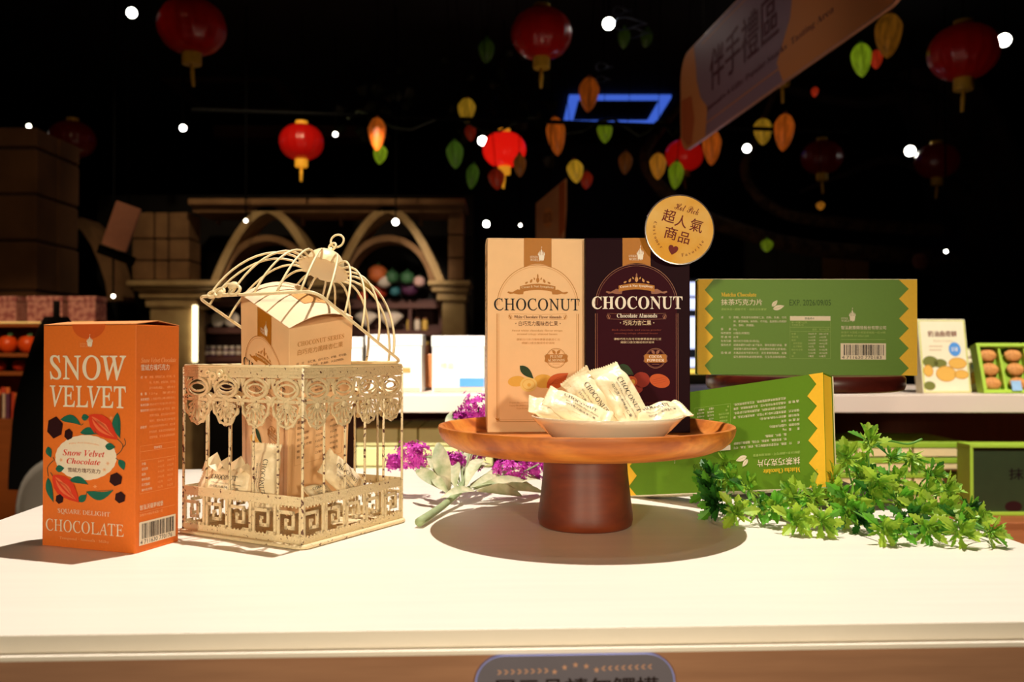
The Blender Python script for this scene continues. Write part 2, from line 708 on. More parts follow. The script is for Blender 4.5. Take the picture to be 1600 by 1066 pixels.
def choco_front(P, x0, x1, cx, dark):
    """layout px: 4510 px per metre, origin shared with the photo zoom"""
    c_line = m_rose if dark else m_golds
    c_line2 = m_rose if dark else m_gold
    c_title = m_white if dark else m_blackink
    top, bot = (70 if dark else 66), 1017
    ac, ar = 397, 200
    if dark:
        pts = [(cx - ar + 4, 965)] + [(cx + (ar - 4) * math.cos(PI - PI * i / 30), ac - (ar - 4) * math.sin(PI - PI * i / 30)) for i in range(31)] + [(cx + ar - 4, 965)]
        P.poly(pts, m_plum, 1)
    # arch frames
    for dr, w_, c in ((0, .0006, c_line2), (9, .00035, c_line)):
        r = ar - dr
        P.line([(cx + r * math.cos(PI - PI * i / 30), ac - r * math.sin(PI - PI * i / 30)) for i in range(31)], w_, c, 2)
        P.line([(cx - r, ac + 40), (cx - r, 965 - dr)], w_, c, 2)
        P.line([(cx + r, ac + 40), (cx + r, 965 - dr)], w_, c, 2)
        P.line([(cx - r, 965 - dr), (cx + r, 965 - dr)], w_, c, 2)
    for s in (-1, 1):
        for k in range(4):
            P.poly(leafpoly(cx + s * (ar - 4), 960, cx + s * (ar - 4 - 14 * math.cos(k)), 960 - 16 * math.sin(k * .8) - 4, 2.4), c_line2, 3)
    # tab
    tw = 68
    P.poly([(cx - tw, top)] + [(cx + tw, top)] + [(cx + tw, 208)] + [(cx + tw - 2 * tw * i / 10, 208 - 16 * math.sin(PI * i / 10)) for i in range(1, 10)] + [(cx - tw, 208)], m_gold, 3)
    castle(P, cx + 18, 180, 74, m_white, 5)
    P.text('OTHER', cx - 37, cx + 1, 153, 164, m_white, 'roman', 4)
    P.text('WORLD', cx - 37, cx + 14, 167, 179, m_white, 'roman', 4)
    # crown of cocoa seeds
    for i, (dx, dy, a, s) in enumerate(((-55, 17, .5, 9), (-32, 8, 1.1, 11), (-17, -3, 2.0, 7), (0, 2, PI / 2, 16), (17, -3, 1.14, 7), (32, 8, 2.0, 11), (55, 17, 2.6, 9))):
        x, y = cx + dx, 268 + dy
        P.poly(leafpoly(x - s * math.cos(a), y + s * math.sin(a), x + s * math.cos(a), y - s * math.sin(a), s * .5), c_line2 if not dark else m_golds, 2)
    P.poly(leafpoly(cx, 262, cx, 240, 4), c_line2, 3)
    # ribbon
    up = [(cx - 87 + 174 * i / 12, 302 - 12 * math.sin(PI * i / 12)) for i in range(13)]
    dn = [(x, y + 30) for x, y in up][::-1]
    P.poly(up + dn, m_gold, 3)
    for s in (-1, 1):
        P.poly([(cx + s * 68, 322), (cx + s * 100, 318), (cx + s * 125, 332), (cx + s * 145, 328), (cx + s * 150, 334), (cx + s * 135, 341), (cx + s * 118, 338), (cx + s * 96, 343), (cx + s * 72, 342)], m_rose if dark else m_gold, 2)
    P.text('Cacao & Nut Symphony', cx - 80, cx + 80, 297, 311, m_white if dark else m_cream, 'bold', 4, arc=.28)
    if dark:
        P.text('CHOCONUT', 606, 1045, 354, 417, m_white, 'bold', 5, off=.0)
        P.text('Chocolate Almonds', 727, 922, 438, 458, m_white, 'bold', 4)
        P.text('・巧克力杏仁果・', 742, 908, 471, 495, m_cream, 'cjkb', 4, off=.012)
        P.text('Rich chocolate and cocoa powder', 702, 943, 513, 524, m_dimred, 'bold', 3)
        P.text('covering crispy almond beans', 715, 925, 529, 540, m_dimred, 'bold', 3)
        P.text('濃郁巧克力及可可粉裹著香脆杏仁豆', 712, 942, 556, 567, m_cream, 'sans', 3)
        P.text('細膩口感交織成奇妙滋味', 745, 908, 572, 583, m_cream, 'sans', 3)
    else:
        P.text('CHOCONUT', 130, 552, 362, 422, m_blackink, 'roman', 5, off=.004)
        P.text('White Chocolate Flavor Almonds', 228, 462, 446, 460, m_brown, 'bold', 4)
        P.text('・白巧克力風味杏仁果・', 235, 458, 473, 497, m_brown, 'cjkb', 4, off=.004)
        P.text('Sweet white chocolate flavor wraps', 218, 467, 515, 527, m_golds, 'bold', 3)
        P.text('around crispy almond beans', 243, 441, 532, 544, m_golds, 'bold', 3)
        P.text('濃郁白巧克力風味裹著香脆杏仁豆', 240, 455, 558, 569, m_golds, 'sans', 3)
        P.text('細膩口感交織成奇妙滋味', 266, 428, 575, 586, m_golds, 'sans', 3)
    for yy in (437, 464):
        P.line([(cx - 142 + 284 * i / 14, yy + 3 * math.sin(PI * i / 14)) for i in range(15)], .0003, c_line, 2)
    for s in (-1, 1):
        P.line(ell(cx + s * 136, 452, 9, 9, 14), .0004, c_line, 2, True)
        P.poly(leafpoly(cx + s * 130, 466, cx + s * 142, 440, 3), c_line2, 3)
    # badge
    bx, by = cx + 91, 655
    P.line(ell(bx, by, 48, 48, 36), .0006, c_line2, 2, True)
    P.line(ell(bx, by, 43, 43, 36), .0003, c_line, 2, True)
    for s in (-1, 1):
        P.poly(leafpoly(bx + s * 4, 634, bx + s * 20, 614, 7), c_line2, 3)
    P.poly([(bx - 52, 636), (bx + 52, 636), (bx + 52, 676), (bx - 52, 676)], m_gold, 3)
    for s in (-1, 1):
        P.poly([(bx + s * 50, 640), (bx + s * 58, 642), (bx + s * 55, 657), (bx + s * 58, 671), (bx + s * 50, 674)], c_line2, 2)
    a, b = ('COCOA', 'POWDER') if dark else ('PLUMP', 'ALMONDS')
    cc = m_white if dark else m_cream
    P.text(a, bx - 31, bx + 31, 640, 654, cc, 'bold', 4)
    P.text(b, bx - 42, bx + 42, 658, 672, cc, 'bold', 4)
    P.line([(bx - 18, 684), (bx + 18, 684)], .0004, c_line, 2)
    # nuts
    if dark:
        for x, y, rx, ry, c, a in ((740, 762, 40, 30, m_almondd, .2), (845, 760, 42, 38, m_almondd, 0), (934, 765, 50, 33, m_almond, -.25), (812, 808, 40, 22, m_almondd, .1), (797, 768, 28, 26, m_almond, 0)):
            P.poly(ell(x, y, rx, ry, 22, -a), c, 3 + (c is m_almond))
        P.poly(ell(803, 770, 12, 13, 14), m_nuty, 6)
        P.poly(leafpoly(735, 688, 808, 735, 22), m_leafink, 6)
        P.line([(738, 690), (804, 732)], .0003, m_plum, 7)
        for k in range(3):
            P.line([(897, 762 + 9 * k), (935, 752 + 11 * k), (968, 745 + 10 * k)], .0002, m_almondd, 6)
        for k, (a, b) in enumerate(((735, 915), (722, 930), (765, 885))):
            P.text('Enjoy the perfect combination of nuts', a, b, 868 + 13 * k, 876 + 13 * k, m_dimred, 'ital', 3)
    else:
        for x, y, rx, ry, c, a in ((242, 768, 44, 26, m_nuty, .1), (372, 768, 48, 34, m_nuty, 0), (300, 784, 42, 36, m_nutl, 0)):
            P.poly(ell(x, y, rx, ry, 22, -a), c, 3 + (c is m_nutl))
        P.line(ell(300, 784, 30, 25, 20), .0006, m_nuty, 5, True)
        P.poly(ell(302, 786, 9, 9, 12), m_nuty, 5)
        P.poly(leafpoly(257, 692, 324, 755, 20), m_leafink, 6)
        P.poly(leafpoly(388, 800, 496, 728, 34), m_almond, 6)
        for k in range(4):
            P.line([(398, 794 - 4 * k), (440, 752 + 9 * k), (488, 738 + 3 * k)], .0002, m_almondd, 7)
        for k, (a, b) in enumerate(((205, 470), (205, 440), (240, 430))):
            P.text('Enjoy the perfect combination of white chocolate', a, b, 868 + 14 * k, 878 + 14 * k, m_golds, 'ital', 3)


INGR = ['原糖、完全氫化棕櫚核仁油、奶粉、乳糖、可可', '粉、麥芽糊精、抹茶粉、可可脂、脂肪酸山梨醇酐', '酯、香料、蔗糖酯。']


def choco_side(P, W, H, series=True):
    """u 0..W right, v from the bottom; layout in millimetres with y down from the top"""
    if series:
        P.text('CHOCONUT SERIES', 7, 53, 15, 20, m_golds, 'bold', 2)
        P.text('白巧克力風味杏仁果', 7, 52, 23, 29, m_golds, 'cjkb', 2, off=.012)
    y = 38
    for lab, t in (('成　分', '杏仁果、白巧克力、砂糖、可可脂、'), ('', '全脂奶粉、乳清粉、大豆卵磷脂、'), ('', '香草香料、蟲膠'), ('重　量', '100公克'), ('保存期限', '12個月'),
                   ('有效日期', '標示於外包裝'), ('保存方式', '請置於陰涼乾燥處，避免日光'), ('', '直射，開封後請儘速食用'), ('過敏原', '本產品含有牛奶、堅果及大豆')):
        if lab:
            P.row(lab, 6, y, 2.6, m_brown)
        P.row(t, 17, y, 2.6, m_brown)
        y += 4.6
    P.line([(6, 84), (55, 84), (55, 150), (6, 150)], .0003, m_gold, 1, True)
    P.row('營養標示', 24, 87.5, 3, m_brown)
    for k, (a, b, c) in enumerate((('熱量', '168大卡', '560大卡'), ('蛋白質', '3.9公克', '13公克'), ('脂肪', '11.4公克', '38公克'), ('飽和脂肪', '4.8公克', '16公克'), ('反式脂肪', '0公克', '0公克'),
                                   ('碳水化合物', '12公克', '40公克'), ('糖', '9公克', '30公克'), ('鈉', '22毫克', '73毫克'))):
        P.row(a, 8, 95 + k * 6.6, 3, m_brown)
        P.row(b, 27, 95 + k * 6.6, 3, m_brown)
        P.row(c, 42, 95 + k * 6.6, 3, m_brown)


# ---- tan box and dark box on the cake stand
def choc_carton(name, label, M, dark, series=True):
    W, D, H = (.112, .052, .2100) if dark else (.1062, .062, .2107)
    r = thing(name, label, 'box', M=M)
    carton(r, W, D, H, m_purple if dark else m_tan, 'bulge_y', m_purple if dark else m_tan_top, .0025 if not dark else .0006)
    cx = 823 if dark else 345
    mid = 829 if dark else 337.5
    P = Print(lambda x, y: ((x - mid) / 4510, (1017 - y) / 4510))
    choco_front(P, 0, 0, cx, dark)
    P.build('front_print', r, lambda x, y, e: (x, -e, y))
    if not dark:
        P = Print(lambda x, y: (x / 1000 + .001, H - y / 1000))
        choco_side(P, D, H, series)
        P.build('side_print', r, lambda x, y, e: (W / 2 + e, x, y))
        P = Print(lambda x, y: (x / 1000 + .001, H - y / 1000))
        choco_side(P, D, H, True)
        P.build('side_print', r, lambda x, y, e: (-W / 2 - e, D - x, y))
    return r


yw = R(4)
p0 = at(761.5, 674, .953)
M = T(p0.x, .953, PLATE) @ RZ(yw) @ T(.1062 / 2, 0, 0)
choc_carton('chocolate_almond_carton', 'tall peach-coloured carton with black title standing left on the cake stand', M, False)
yw = R(-1)
p1 = at(914.5, 675, .949)
M = T(p1.x + .0007, .949, PLATE) @ RZ(yw) @ T(.112 / 2, 0, 0)
choc_carton('chocolate_almond_carton', 'tall dark aubergine carton with white title standing right on the cake stand', M, True)

# ---- round gold sticker sign clipped to the dark box
m_goldcard = mat('gold_card', (226, 164, 62), .6, rgb2=(234, 190, 112), vscale=22, spec=.1)
m_redink = ink('dark_red_ink', (112, 26, 18))
m_clear = mat('clear_acrylic_rim', (60, 46, 44), .08, var=.02, coat=.6)
c = at(1062, 359, .935)
tag_r = thing('round_award_sign', 'round gold hot pick sign on a clear disc at corner of dark carton', 'sign', M=Matrix.Translation(c) @ RZ(R(3)))
rad = 53.2 / FPX * .935
obj('clear_disc', prism(ell(0, 0, rad * 1.045, rad * 1.045, 64), 0, .0022), m_clear, tag_r, bevel=.0005)
obj('gold_face', prism(ell(0, 0, rad, rad, 64), -.0004, .0002), m_goldcard, tag_r)
obj('clip', box(-.012, .012, .0022, .0125, -rad * 1.0, -rad * .6), m_clear, tag_r, bevel=.0005)
P = Print(lambda x, y: ((x - 540) / 452 * rad, (550 - y) / 452 * rad))
ra = R(-14.5)


def rt(x, y):
    return x, y


P.text('Hot Pick', 470, 800, 225, 320, m_redink, 'script', 1, rot=ra)
for ch, x, y, s in (('超', 396, 372, 168), ('人', 560, 440, 160), ('氣', 765, 495, 170), ('商', 420, 598, 165), ('品', 598, 660, 150)):
    P.text(ch, x - s / 2, x + s / 2, y - s / 2, y + s / 2, m_redink, 'cjkb', 1, off=.018, rot=ra, res=4)
P.text('♥', 380, 512, 762, 888, m_redink, 'sans', 1, rot=ra, res=4)
for word, a0, a1, flip in (('Customer', R(163), R(229), 0), ('Favorite', R(274), R(338), 0)):
    for i, ch in enumerate(word):
        a = a0 + (a1 - a0) * (i + .3) / len(word)
        x, y = 540 + 345 * math.cos(a), 550 - 345 * math.sin(a)
        v, f, (q0, q1, q2, q3) = tmesh(ch, 'bold', -.008, 3)
        k = 62 / 452 * rad
        rr = a + PI / 2
        out = []
        for vx, vy in v:
            vx = (vx - (q0 + q1) / 2) * k
            vy = (vy - .25) * k
            out.append(((x - 540) / 452 * rad + vx * math.cos(rr) - vy * math.sin(rr), (550 - y) / 452 * rad + vx * math.sin(rr) + vy * math.cos(rr)))
        P.raw(out, f, m_redink, 1)
P.build('lettering', tag_r, lambda x, y, e: (x, -.0004 - e, y))

# ---- orange chocolate carton on the left
m_orange = mat('orange_carton', (232, 118, 44), .45, var=.03, vscale=400, spec=.18)
m_orange_top = mat('orange_carton_lid', (242, 160, 100), .45, var=.02, spec=.18)
m_odark = ink('deep_orange_ink', (214, 92, 34))
m_teal = ink('teal_green_ink', (34, 104, 84))
m_teald = ink('dark_teal_ink', (24, 76, 66))
m_red = ink('red_pod_ink', (220, 62, 36))
m_salmon = ink('salmon_ink', (238, 116, 72))
m_hex = ink('chocolate_brown_ink', (48, 18, 20))
m_ivory = ink('ivory_ink', (240, 224, 198))
m_opale = ink('pale_orange_ink', (246, 176, 120))
OW, OD, OH = .1062, .0545, .2015
F0 = on(211, 866, TZ)
ob = thing('orange_chocolate_carton', 'orange carton with cocoa pods and white lettering standing left of the birdcage', 'box',
           M=T(F0.x, F0.y, TZ) @ RZ(R(-19.5)) @ T(-OW / 2, 0, 0))
carton(ob, OW, OD, OH, m_orange, 'bulge_y', m_orange_top, .0035)


def oconv(x, y):
    u = (x - 71) / 392
    return (-OW / 2 + u * OW, OH * (1 - (y - 70) / (925 + 32 * u)))


P = Print(oconv)
P.poly([(267 + 70 * math.cos(a), 71 + 62 * math.sin(a)) for a in [PI * i / 20 for i in range(21)]], m_odark, 1)
castle(P, 272, 168, 56, m_ivory, 2)
P.text('OTHER', 231, 262, 149, 157, m_opale, 'roman', 2)
P.text('WORLD', 231, 262, 159, 167, m_opale, 'roman', 2)
for wd, ya, yb in (('SNOW', 198, 308), ('VELVET', 325, 425)):
    P.text(wd, 102, 424, ya, yb, m_ivory, 'roman', 3, off=.012, res=4)
pts = []
for i in range(96):
    a = 2 * PI * i / 96
    k = 1 + .018 * abs(math.sin(a * 12))
    pts.append((257 + 128 * k * math.cos(a), 628 + 93 * k * math.sin(a)))
P.poly(pts, m_ivory, 1)
for x, y, rx, ry in ((126, 502, 36, 47), (185, 531, 19, 25), (385, 718, 28, 29), (403, 793, 23, 25), (148, 801, 18, 21)):
    P.poly([(x + rx * math.sin(k * PI / 3 + .15), y - ry * math.cos(k * PI / 3 + .15)) for k in range(6)], m_hex, 5)
for i, (x0, y0, x1, y1, wd) in enumerate(((272, 450, 392, 554, 40), (118, 702, 234, 816, 38))):
    P.poly(leafpoly(x0, y0, x1, y1, wd, 0, 12, .05), m_red, 4)
    P.poly(leafpoly(x0 + 12, y0 + 6, x1 - 14, y1 - 12, wd * .42, 8), m_salmon, 5)
    P.poly(leafpoly(x0 + 18, y0 + 24, x1 - 30, y1 - 14, wd * .15, -18), m_salmon, 5)
    P.poly(leafpoly(x0 + 10, y0 + 8, x1 - 12, y1 - 10, wd * .10, 7), m_red, 6)
for x0, y0, x1, y1, wd, bd in ((150, 468, 238, 492, 17, -14), (240, 462, 272, 458, 14, 0), (235, 524, 312, 530, 16, -10), (390, 440, 402, 548, 17, 10), (340, 580, 382, 584, 15, 0),
                               (398, 636, 418, 680, 14, -3), (96, 582, 110, 628, 13, 3), (130, 676, 168, 672, 15, 0), (97, 712, 122, 815, 14, 6), (190, 722, 270, 740, 15, -10),
                               (230, 812, 264, 782, 15, 0), (262, 770, 376, 762, 18, 22)):
    P.poly(leafpoly(x0, y0, x1, y1, wd, bd), m_teal, 4)
    P.line([(x0, y0), ((x0 + x1) / 2, (y0 + y1) / 2), (x1, y1)], .0003, m_teald, 5)
for path in ([(390, 550), (412, 575), (405, 600), (386, 618)], [(418, 548), (424, 570), (412, 585)], [(120, 640), (95, 668), (98, 706)], [(108, 690), (118, 706), (126, 716)],
             [(238, 494), (248, 486)], [(118, 626), (126, 640)], [(384, 630), (398, 640)], [(262, 782), (266, 768)]):
    P.line(smooth_path([(a, b, 0) for a, b in path], 5) and [(q.x, q.y) for q in smooth_path([(a, b, 0) for a, b in path], 5)], .0006, m_teald, 3)
P.text('Milky And Delectable', 188, 315, 560, 574, m_opale, 'sans', 3, arc=.35)
P.text('Snow Velvet', 160, 338, 592, 627, m_red, 'bital', 3)
P.text('Chocolate', 177, 320, 629, 660, m_red, 'bital', 3)
P.text('雪絨方塊巧克力', 183, 320, 669, 695, m_brown, 'cjkb', 3, off=.01)
for x, y in ((155, 638), (352, 652), (365, 462), (338, 678), (300, 748)):
    for k in range(3):
        a = k * PI / 3
        P.line([(x - 8 * math.cos(a), y - 8 * math.sin(a)), (x + 8 * math.cos(a), y + 8 * math.sin(a))], .0004, m_opale, 6)
P.text('SQUARE DELIGHT', 141, 361, 840, 878, m_ivory, 'roman', 3, off=.0)
P.text('CHOCOLATE', 89, 418, 882, 957, m_ivory, 'roman', 3, off=.0, res=4)
P.text('Tempered · Smooth · Milky', 148, 357, 956, 987, m_opale, 'roman', 3, off=.008)
P.build('front_print', ob, lambda x, y, e: (x, -e, y))
# right side text: layout in mm (y down)
P = Print(lambda x, y: (x / 1000, OH - y / 1000))
P.text('Snow Velvet Chocolate', 5.5, 50, 30, 34.5, m_opale, 'bital', 2)
P.text('雪絨方塊巧克力', 5.5, 41, 36, 41.5, m_ivory, 'cjkb', 2, off=.01)
y = 47.5
for lab, t in (('成　分', '原糖、棕櫚核仁油、可可粉、乳'), ('', '粉、乳清粉、全脂奶粉、可可脂'), ('', '卵磷脂、香料'), ('重　量', '120g　葷素別'), ('保存期限', '12個月(未開封)'), ('有效日期', '標示於外包裝(年/月/日)'),
               ('保存方式', '請置放於28度C以下陰涼，避免'), ('', '放置於高溫、潮濕或陽光直射的'), ('', '場所，開封後請立即食用'), ('過敏原', '本產品含有牛奶及大豆，其生產'), ('', '製程廠房、設備或生產管線有處'), ('', '理堅果類、花生及含麩質穀物')):
    if lab:
        P.row(lab, 5, y, 2.6, m_ivory, off=.01)
    P.row(t, 16, y, 2.5, m_opale, maxw=33)
    y += 4.9
P.line([(5, 108), (50, 108), (50, 150), (5, 150)], .00025, m_opale, 1, True)
P.line([(5, 113), (50, 113)], .00025, m_opale)
P.line([(5, 121), (50, 121)], .00025, m_opale)
P.row('營養標示', 22, 111, 2.6, m_ivory)
for k, (a, b, cc) in enumerate((('熱量', '59大卡', '588大卡'), ('蛋白質', '0.6公克', '6.0公克'), ('脂肪', '4.0公克', '40公克'), ('飽和脂肪', '3.4公克', '34公克'), ('反式脂肪', '0公克', '0公克'), ('碳水化合物', '5公克', '50公克'))):
    P.row(a, 7, 124 + k * 4.6, 2.6, m_ivory)
    P.row(b, 27, 124 + k * 4.6, 2.6, m_opale)
    P.row(cc, 39, 124 + k * 4.6, 2.6, m_opale)
P.text('智泓沃薩夢城堡', 5, 34, 160, 164.5, m_ivory, 'cjkb', 2, off=.01)
P.line([(5, 166.5), (50, 166.5)], .00025, m_opale)
P.row('高雄市大樹區學城路一段', 5, 169, 2.6, m_opale)
barcode(P, 4.5, 50.5, 175, 195.5, m_ivory, m_blackink, '4 711630 770176', 5)
P.build('side_print', ob, lambda x, y, e: (OW / 2 + e, x, y))

# ---- matcha cartons
m_green = mat('leaf_green_carton', (100, 140, 36), .42, var=.02, vscale=300, spec=.18)
m_yellow = mat('yellow_carton', (250, 200, 56), .42, var=.02, spec=.18)
m_yellowd = ink('yellow_ink', (248, 196, 54))
m_greend = ink('dark_green_stamp', (58, 86, 26))
m_paleg = ink('pale_green_ink', (176, 198, 110))
m_edge = mat('cream_card_edge', (244, 236, 206), .6, var=.02)
MW, MD, MH = .268, .020, .1185


def mc(x, y):    # zoom px (7982 / m) with origin at left 10, top 55
    return (-MW / 2 + (x - 10) / 7982, MH - (y - 55) / 7982 * (MH * 7982 / 930))


def matcha(name, label, M):
    r = thing(name, label, 'box', M=M)
    # sleeve: green shell with open ends
    g = Geo()
    t = .0007
    g.add(box(-MW / 2, MW / 2, 0, t, 0, MH)).add(box(-MW / 2, MW / 2, MD - t, MD, 0, MH))
    g.add(box(-MW / 2, MW / 2, t, MD - t, 0, t)).add(box(-MW / 2, MW / 2, t, MD - t, MH - t, MH))
    obj('sleeve', g, m_green, r)
    obj('inner_tray', box(-MW / 2 + .0015, MW / 2 - .0015, t + .0002, MD - t - .0002, t + .0002, MH - t - .0002), m_yellow, r)
    obj('sleeve_edge', Geo().add(box(-MW / 2, MW / 2, -.0001, MD + .0001, MH, MH + .0006)).add(box(MW / 2, MW / 2 + .0006, MD - .0013, MD, 0, MH)).add(box(-MW / 2 - .0006, -MW / 2, MD - .0013, MD, 0, MH)), m_edge, r)
    P = Print(mc)
    L = 10
    RE = 10 + MW * 7982
    pts = [(L, 55), (160, 55)]
    for k in range(5):
        pts.append((72, 160 + 184 * k))
        if k < 4:
            pts.append((157, 252 + 184 * k))
    pts += [(140, 985), (L, 985)]
    P.poly(pts, m_yellowd, 1)
    pts = [(RE, 55), (RE - 180, 55)]
    for k in range(5):
        pts.append((RE - 82, 145 + 192 * k))
        if k < 4:
            pts.append((RE - 176, 241 + 192 * k))
    pts += [(RE - 160, 985), (RE, 985)]
    P.poly(pts, m_yellowd, 1)
    P.text('Matcha Chocolate', 235, 580, 184, 224, m_yellowd, 'bold', 2)
    P.text('抹茶巧克力片', 234, 638, 248, 308, m_ivory, 'cjkb', 2, off=.014)
    P.text('濃郁抹茶×濃醇可可・細緻滋味饗宴', 232, 680, 336, 358, m_paleg, 'sans', 2)
    for x0, y0, x1, y1, wd in ((733, 320, 788, 258, 20), (742, 345, 856, 312, 24)):
        P.poly(leafpoly(x0, y0, x1, y1, wd), m_ivory, 2)
        P.line([(x0, y0), (x1, y1)], .0002, m_green, 3)
    P.text('EXP. 2026/09/05', 905, 1310, 252, 310, m_greend, 'sans', 2)
    rows = (('成　　分', INGR[0]), ('', INGR[1]), ('', INGR[2]), ('重　　量', '50g'), ('保存期限', '12個月(未開封)'), ('原 產 地', '台灣'), ('有效日期', '標示於外包裝(年/月/日)'),
            ('保存方式', '請置放置於28度C以下陰涼，避免放置於高溫、潮'), ('', '濕或陽光直射的場所，產品開封後請立即食用。'), ('過 敏 原', '本產品含有牛奶及大豆，其生產製程廠房、設備'), ('', '或生產管線有處理堅果類、花生及含麩質穀物。'))
    for k, (a, b) in enumerate(rows):
        yy = 427 + 38.4 * k
        if a:
            P.row(a, 232, yy, 25, m_ivory, off=.012, maxw=100)
        P.row(b, 356, yy, 25, m_ivory, off=.004, maxw=(520 if len(b) > 18 else None))
    P.rect(910, 1306, 412, 457, m_ivory, 1)
    P.line([(910, 457), (1306, 457), (1306, 825), (910, 825)], .0003, m_paleg, 1, True)
    P.line([(910, 520), (1306, 520)], .0003, m_paleg)
    P.line([(910, 562), (1306, 562)], .0003, m_paleg)
    P.row('營養標示', 1055, 436, 24, m_greend)
    P.row('每一份量10公克', 925, 475, 22, m_paleg)
    P.row('本包裝含5份', 925, 500, 22, m_paleg)
    P.row('每份　每100公克', 1130, 543, 22, m_paleg)
    for k, (a, b, cc) in enumerate((('熱量', '58.8大卡', '588.1大卡'), ('蛋白質', '0.6公克', '6.0公克'), ('脂肪', '4.0公克', '40.2公克'), ('　飽和脂肪', '3.5公克', '34.9公克'), ('　反式脂肪', '0公克', '0公克'),
                                    ('碳水化合物', '5.0公克', '50.4公克'), ('　糖', '4.4公克', '44.0公克'), ('鈉', '5毫克', '50毫克'))):
        yy = 585 + 31 * k
        P.row(a, 926 + (16 if a[0] == '　' else 0), yy, 22, m_paleg)
        P.row(b, 1090, yy, 22, m_ivory)
        P.row(cc, 1195, yy, 22, m_ivory)
    ox = 1066
    castle(P, ox + 452, 468, 140, m_ivory, 3)
    P.text('OTHER', ox + 345, ox + 412, 424, 443, m_ivory, 'roman', 2)
    P.text('WORLD', ox + 345, ox + 425, 447, 466, m_ivory, 'roman', 2)
    P.text('智泓創意開發股份有限公司', ox + 343, ox + 780, 505, 540, m_ivory, 'cjkb', 2, off=.014)
    P.text('高雄市大樹區大樹里學城路一段10號', ox + 343, ox + 775, 558, 580, m_paleg, 'sans', 2)
    P.text('服務專線 07-6561258', ox + 343, ox + 612, 591, 612, m_paleg, 'sans', 2)
    P.line([(ox + 343, 638), (ox + 775, 638)], .0003, m_paleg)
    barcode(P, ox + 338, ox + 780, 675, 832, m_ivory, m_blackink, '4 711630 770183', 9)
    P.build('front_print', r, lambda x, y, e: (x, -e, y))
    return r


def Rm(a, b, c):
    return RZ(a) @ RX(c) @ RY(b)


matcha('matcha_chocolate_carton', 'green carton with yellow zigzag ends lying upright on the dark round stand', T(.23156, 1.0947, 1.0487) @ Rm(R(-2.08), R(.25), 0) @ T(MW / 2, 0, 0))
# the lower one stands upside down: its print is turned by 180 degrees
M = T(.1348, 1.0773, .9006) @ Rm(R(-49.34), R(-9.0), R(-13.45)) @ T(MW / 2, 0, 0)
# turn in the face plane about the face centre
M = M @ T(0, 0, MH / 2) @ RY(PI) @ T(0, 0, -MH / 2)
matcha('matcha_chocolate_carton', 'green carton with upside-down lettering leaning on the table behind the foliage', M)

# dark wooden riser under the upper matcha box
m_mahog = woodmat('dark_mahogany', (98, 34, 22), (80, 26, 18), (58, 18, 12), .8, .3)
ds = thing('dark_wooden_stand', 'dark reddish wooden pedestal stand under the upright green carton', 'cake stand', (.368, 1.115, TZ))
zt = 1.048 - TZ
obj('plate', lathe([(.001, zt - .019), (.112, zt - .019), (.118, zt - .017), (.12, zt - .012), (.12, zt - .003), (.118, zt), (.001, zt)], 72), m_mahog, ds, smooth=True, sharp=40)
obj('pedestal', lathe([(.001, 0), (.050, 0), (.050, .006), (.024, .03), (.020, .07), (.026, .11), (.034, zt - .0192), (.001, zt - .0192)], 40), m_mahog, ds, smooth=True, sharp=40)

# ================================================================== CANDY WRAPPERS AND DISH
m_wrap = mat('cream_foil_wrapper', (244, 226, 186), .36, var=.03, vscale=60, bump=.55, bscale=150, coat=.1)
m_china = mat('white_porcelain', (236, 222, 194), .16, var=.01, coat=.5)
WL, WW = .062, .030


def wrap_h(x, y, seed, T0=.0062):
    """half thickness of the pillow pack"""
    u = x / (WL / 2)
    v = y / (WW / 2)
    cl = .78
    if abs(u) > cl:
        return .0005 + .0003 * math.sin(u * 160)
    k = (1 - (abs(u) / cl) ** 2.6) ** .7
    s = max(0, 1 - abs(v) ** 2.4) ** .5
    n = noise.noise(Vector((x * 70 + seed * 9.1, y * 90, seed))) * .0046
    n += abs(noise.noise(Vector((x * 40, y * 260 + seed * 3, seed + 4)))) * .0022 * (abs(u) / cl) ** 2
    n += (.5 - abs(noise.noise(Vector((x * 55 + y * 60, y * 45 - x * 30, seed * 1.7))))) ** 3 * .010
    return .0005 + max(0, k * s * (T0 + n))


def wrap_c(x, y, seed):
    """camber of the sheet"""
    return .0022 * noise.noise(Vector((x * 34 + seed, y * 50, seed * 2.3))) * (1 + abs(x) / WL * 2)


def wrap_geo(seed):
    nu, nv = 44, 26
    v, f = [], []
    for side in (1, -1):
        for i in range(nu + 1):
            x = -WL / 2 + WL * i / nu
            for j in range(nv + 1):
                y = -WW / 2 + WW * j / nv
                pin = 1 - .10 * math.exp(-((abs(x) / (WL / 2) - .78) / .12) ** 2)
                xx = x
                if i in (0, nu):
                    xx = x + (.0009 if j % 2 else -.0004) * (1 if i else -1)
                v.append((xx, y * pin, side * wrap_h(x, y, seed) + wrap_c(x, y, seed)))
    N = (nu + 1) * (nv + 1)
    for i in range(nu):
        for j in range(nv):
            a = i * (nv + 1) + j
            b = a + nv + 1
            f.append((a, b, b + 1, a + 1))
            f.append((N + a, N + a + 1, N + b + 1, N + b))
    for i in range(nu):
        for j in (0, nv):
            a = i * (nv + 1) + j
            b = a + nv + 1
            f.append((a, N + a, N + b, b) if j == 0 else (a, b, N + b, N + a))
    for j in range(nv):
        f.append((j, j + 1, N + j + 1, N + j))
        a = nu * (nv + 1) + j
        f.append((a, N + a, N + a + 1, a + 1))
    return v, f


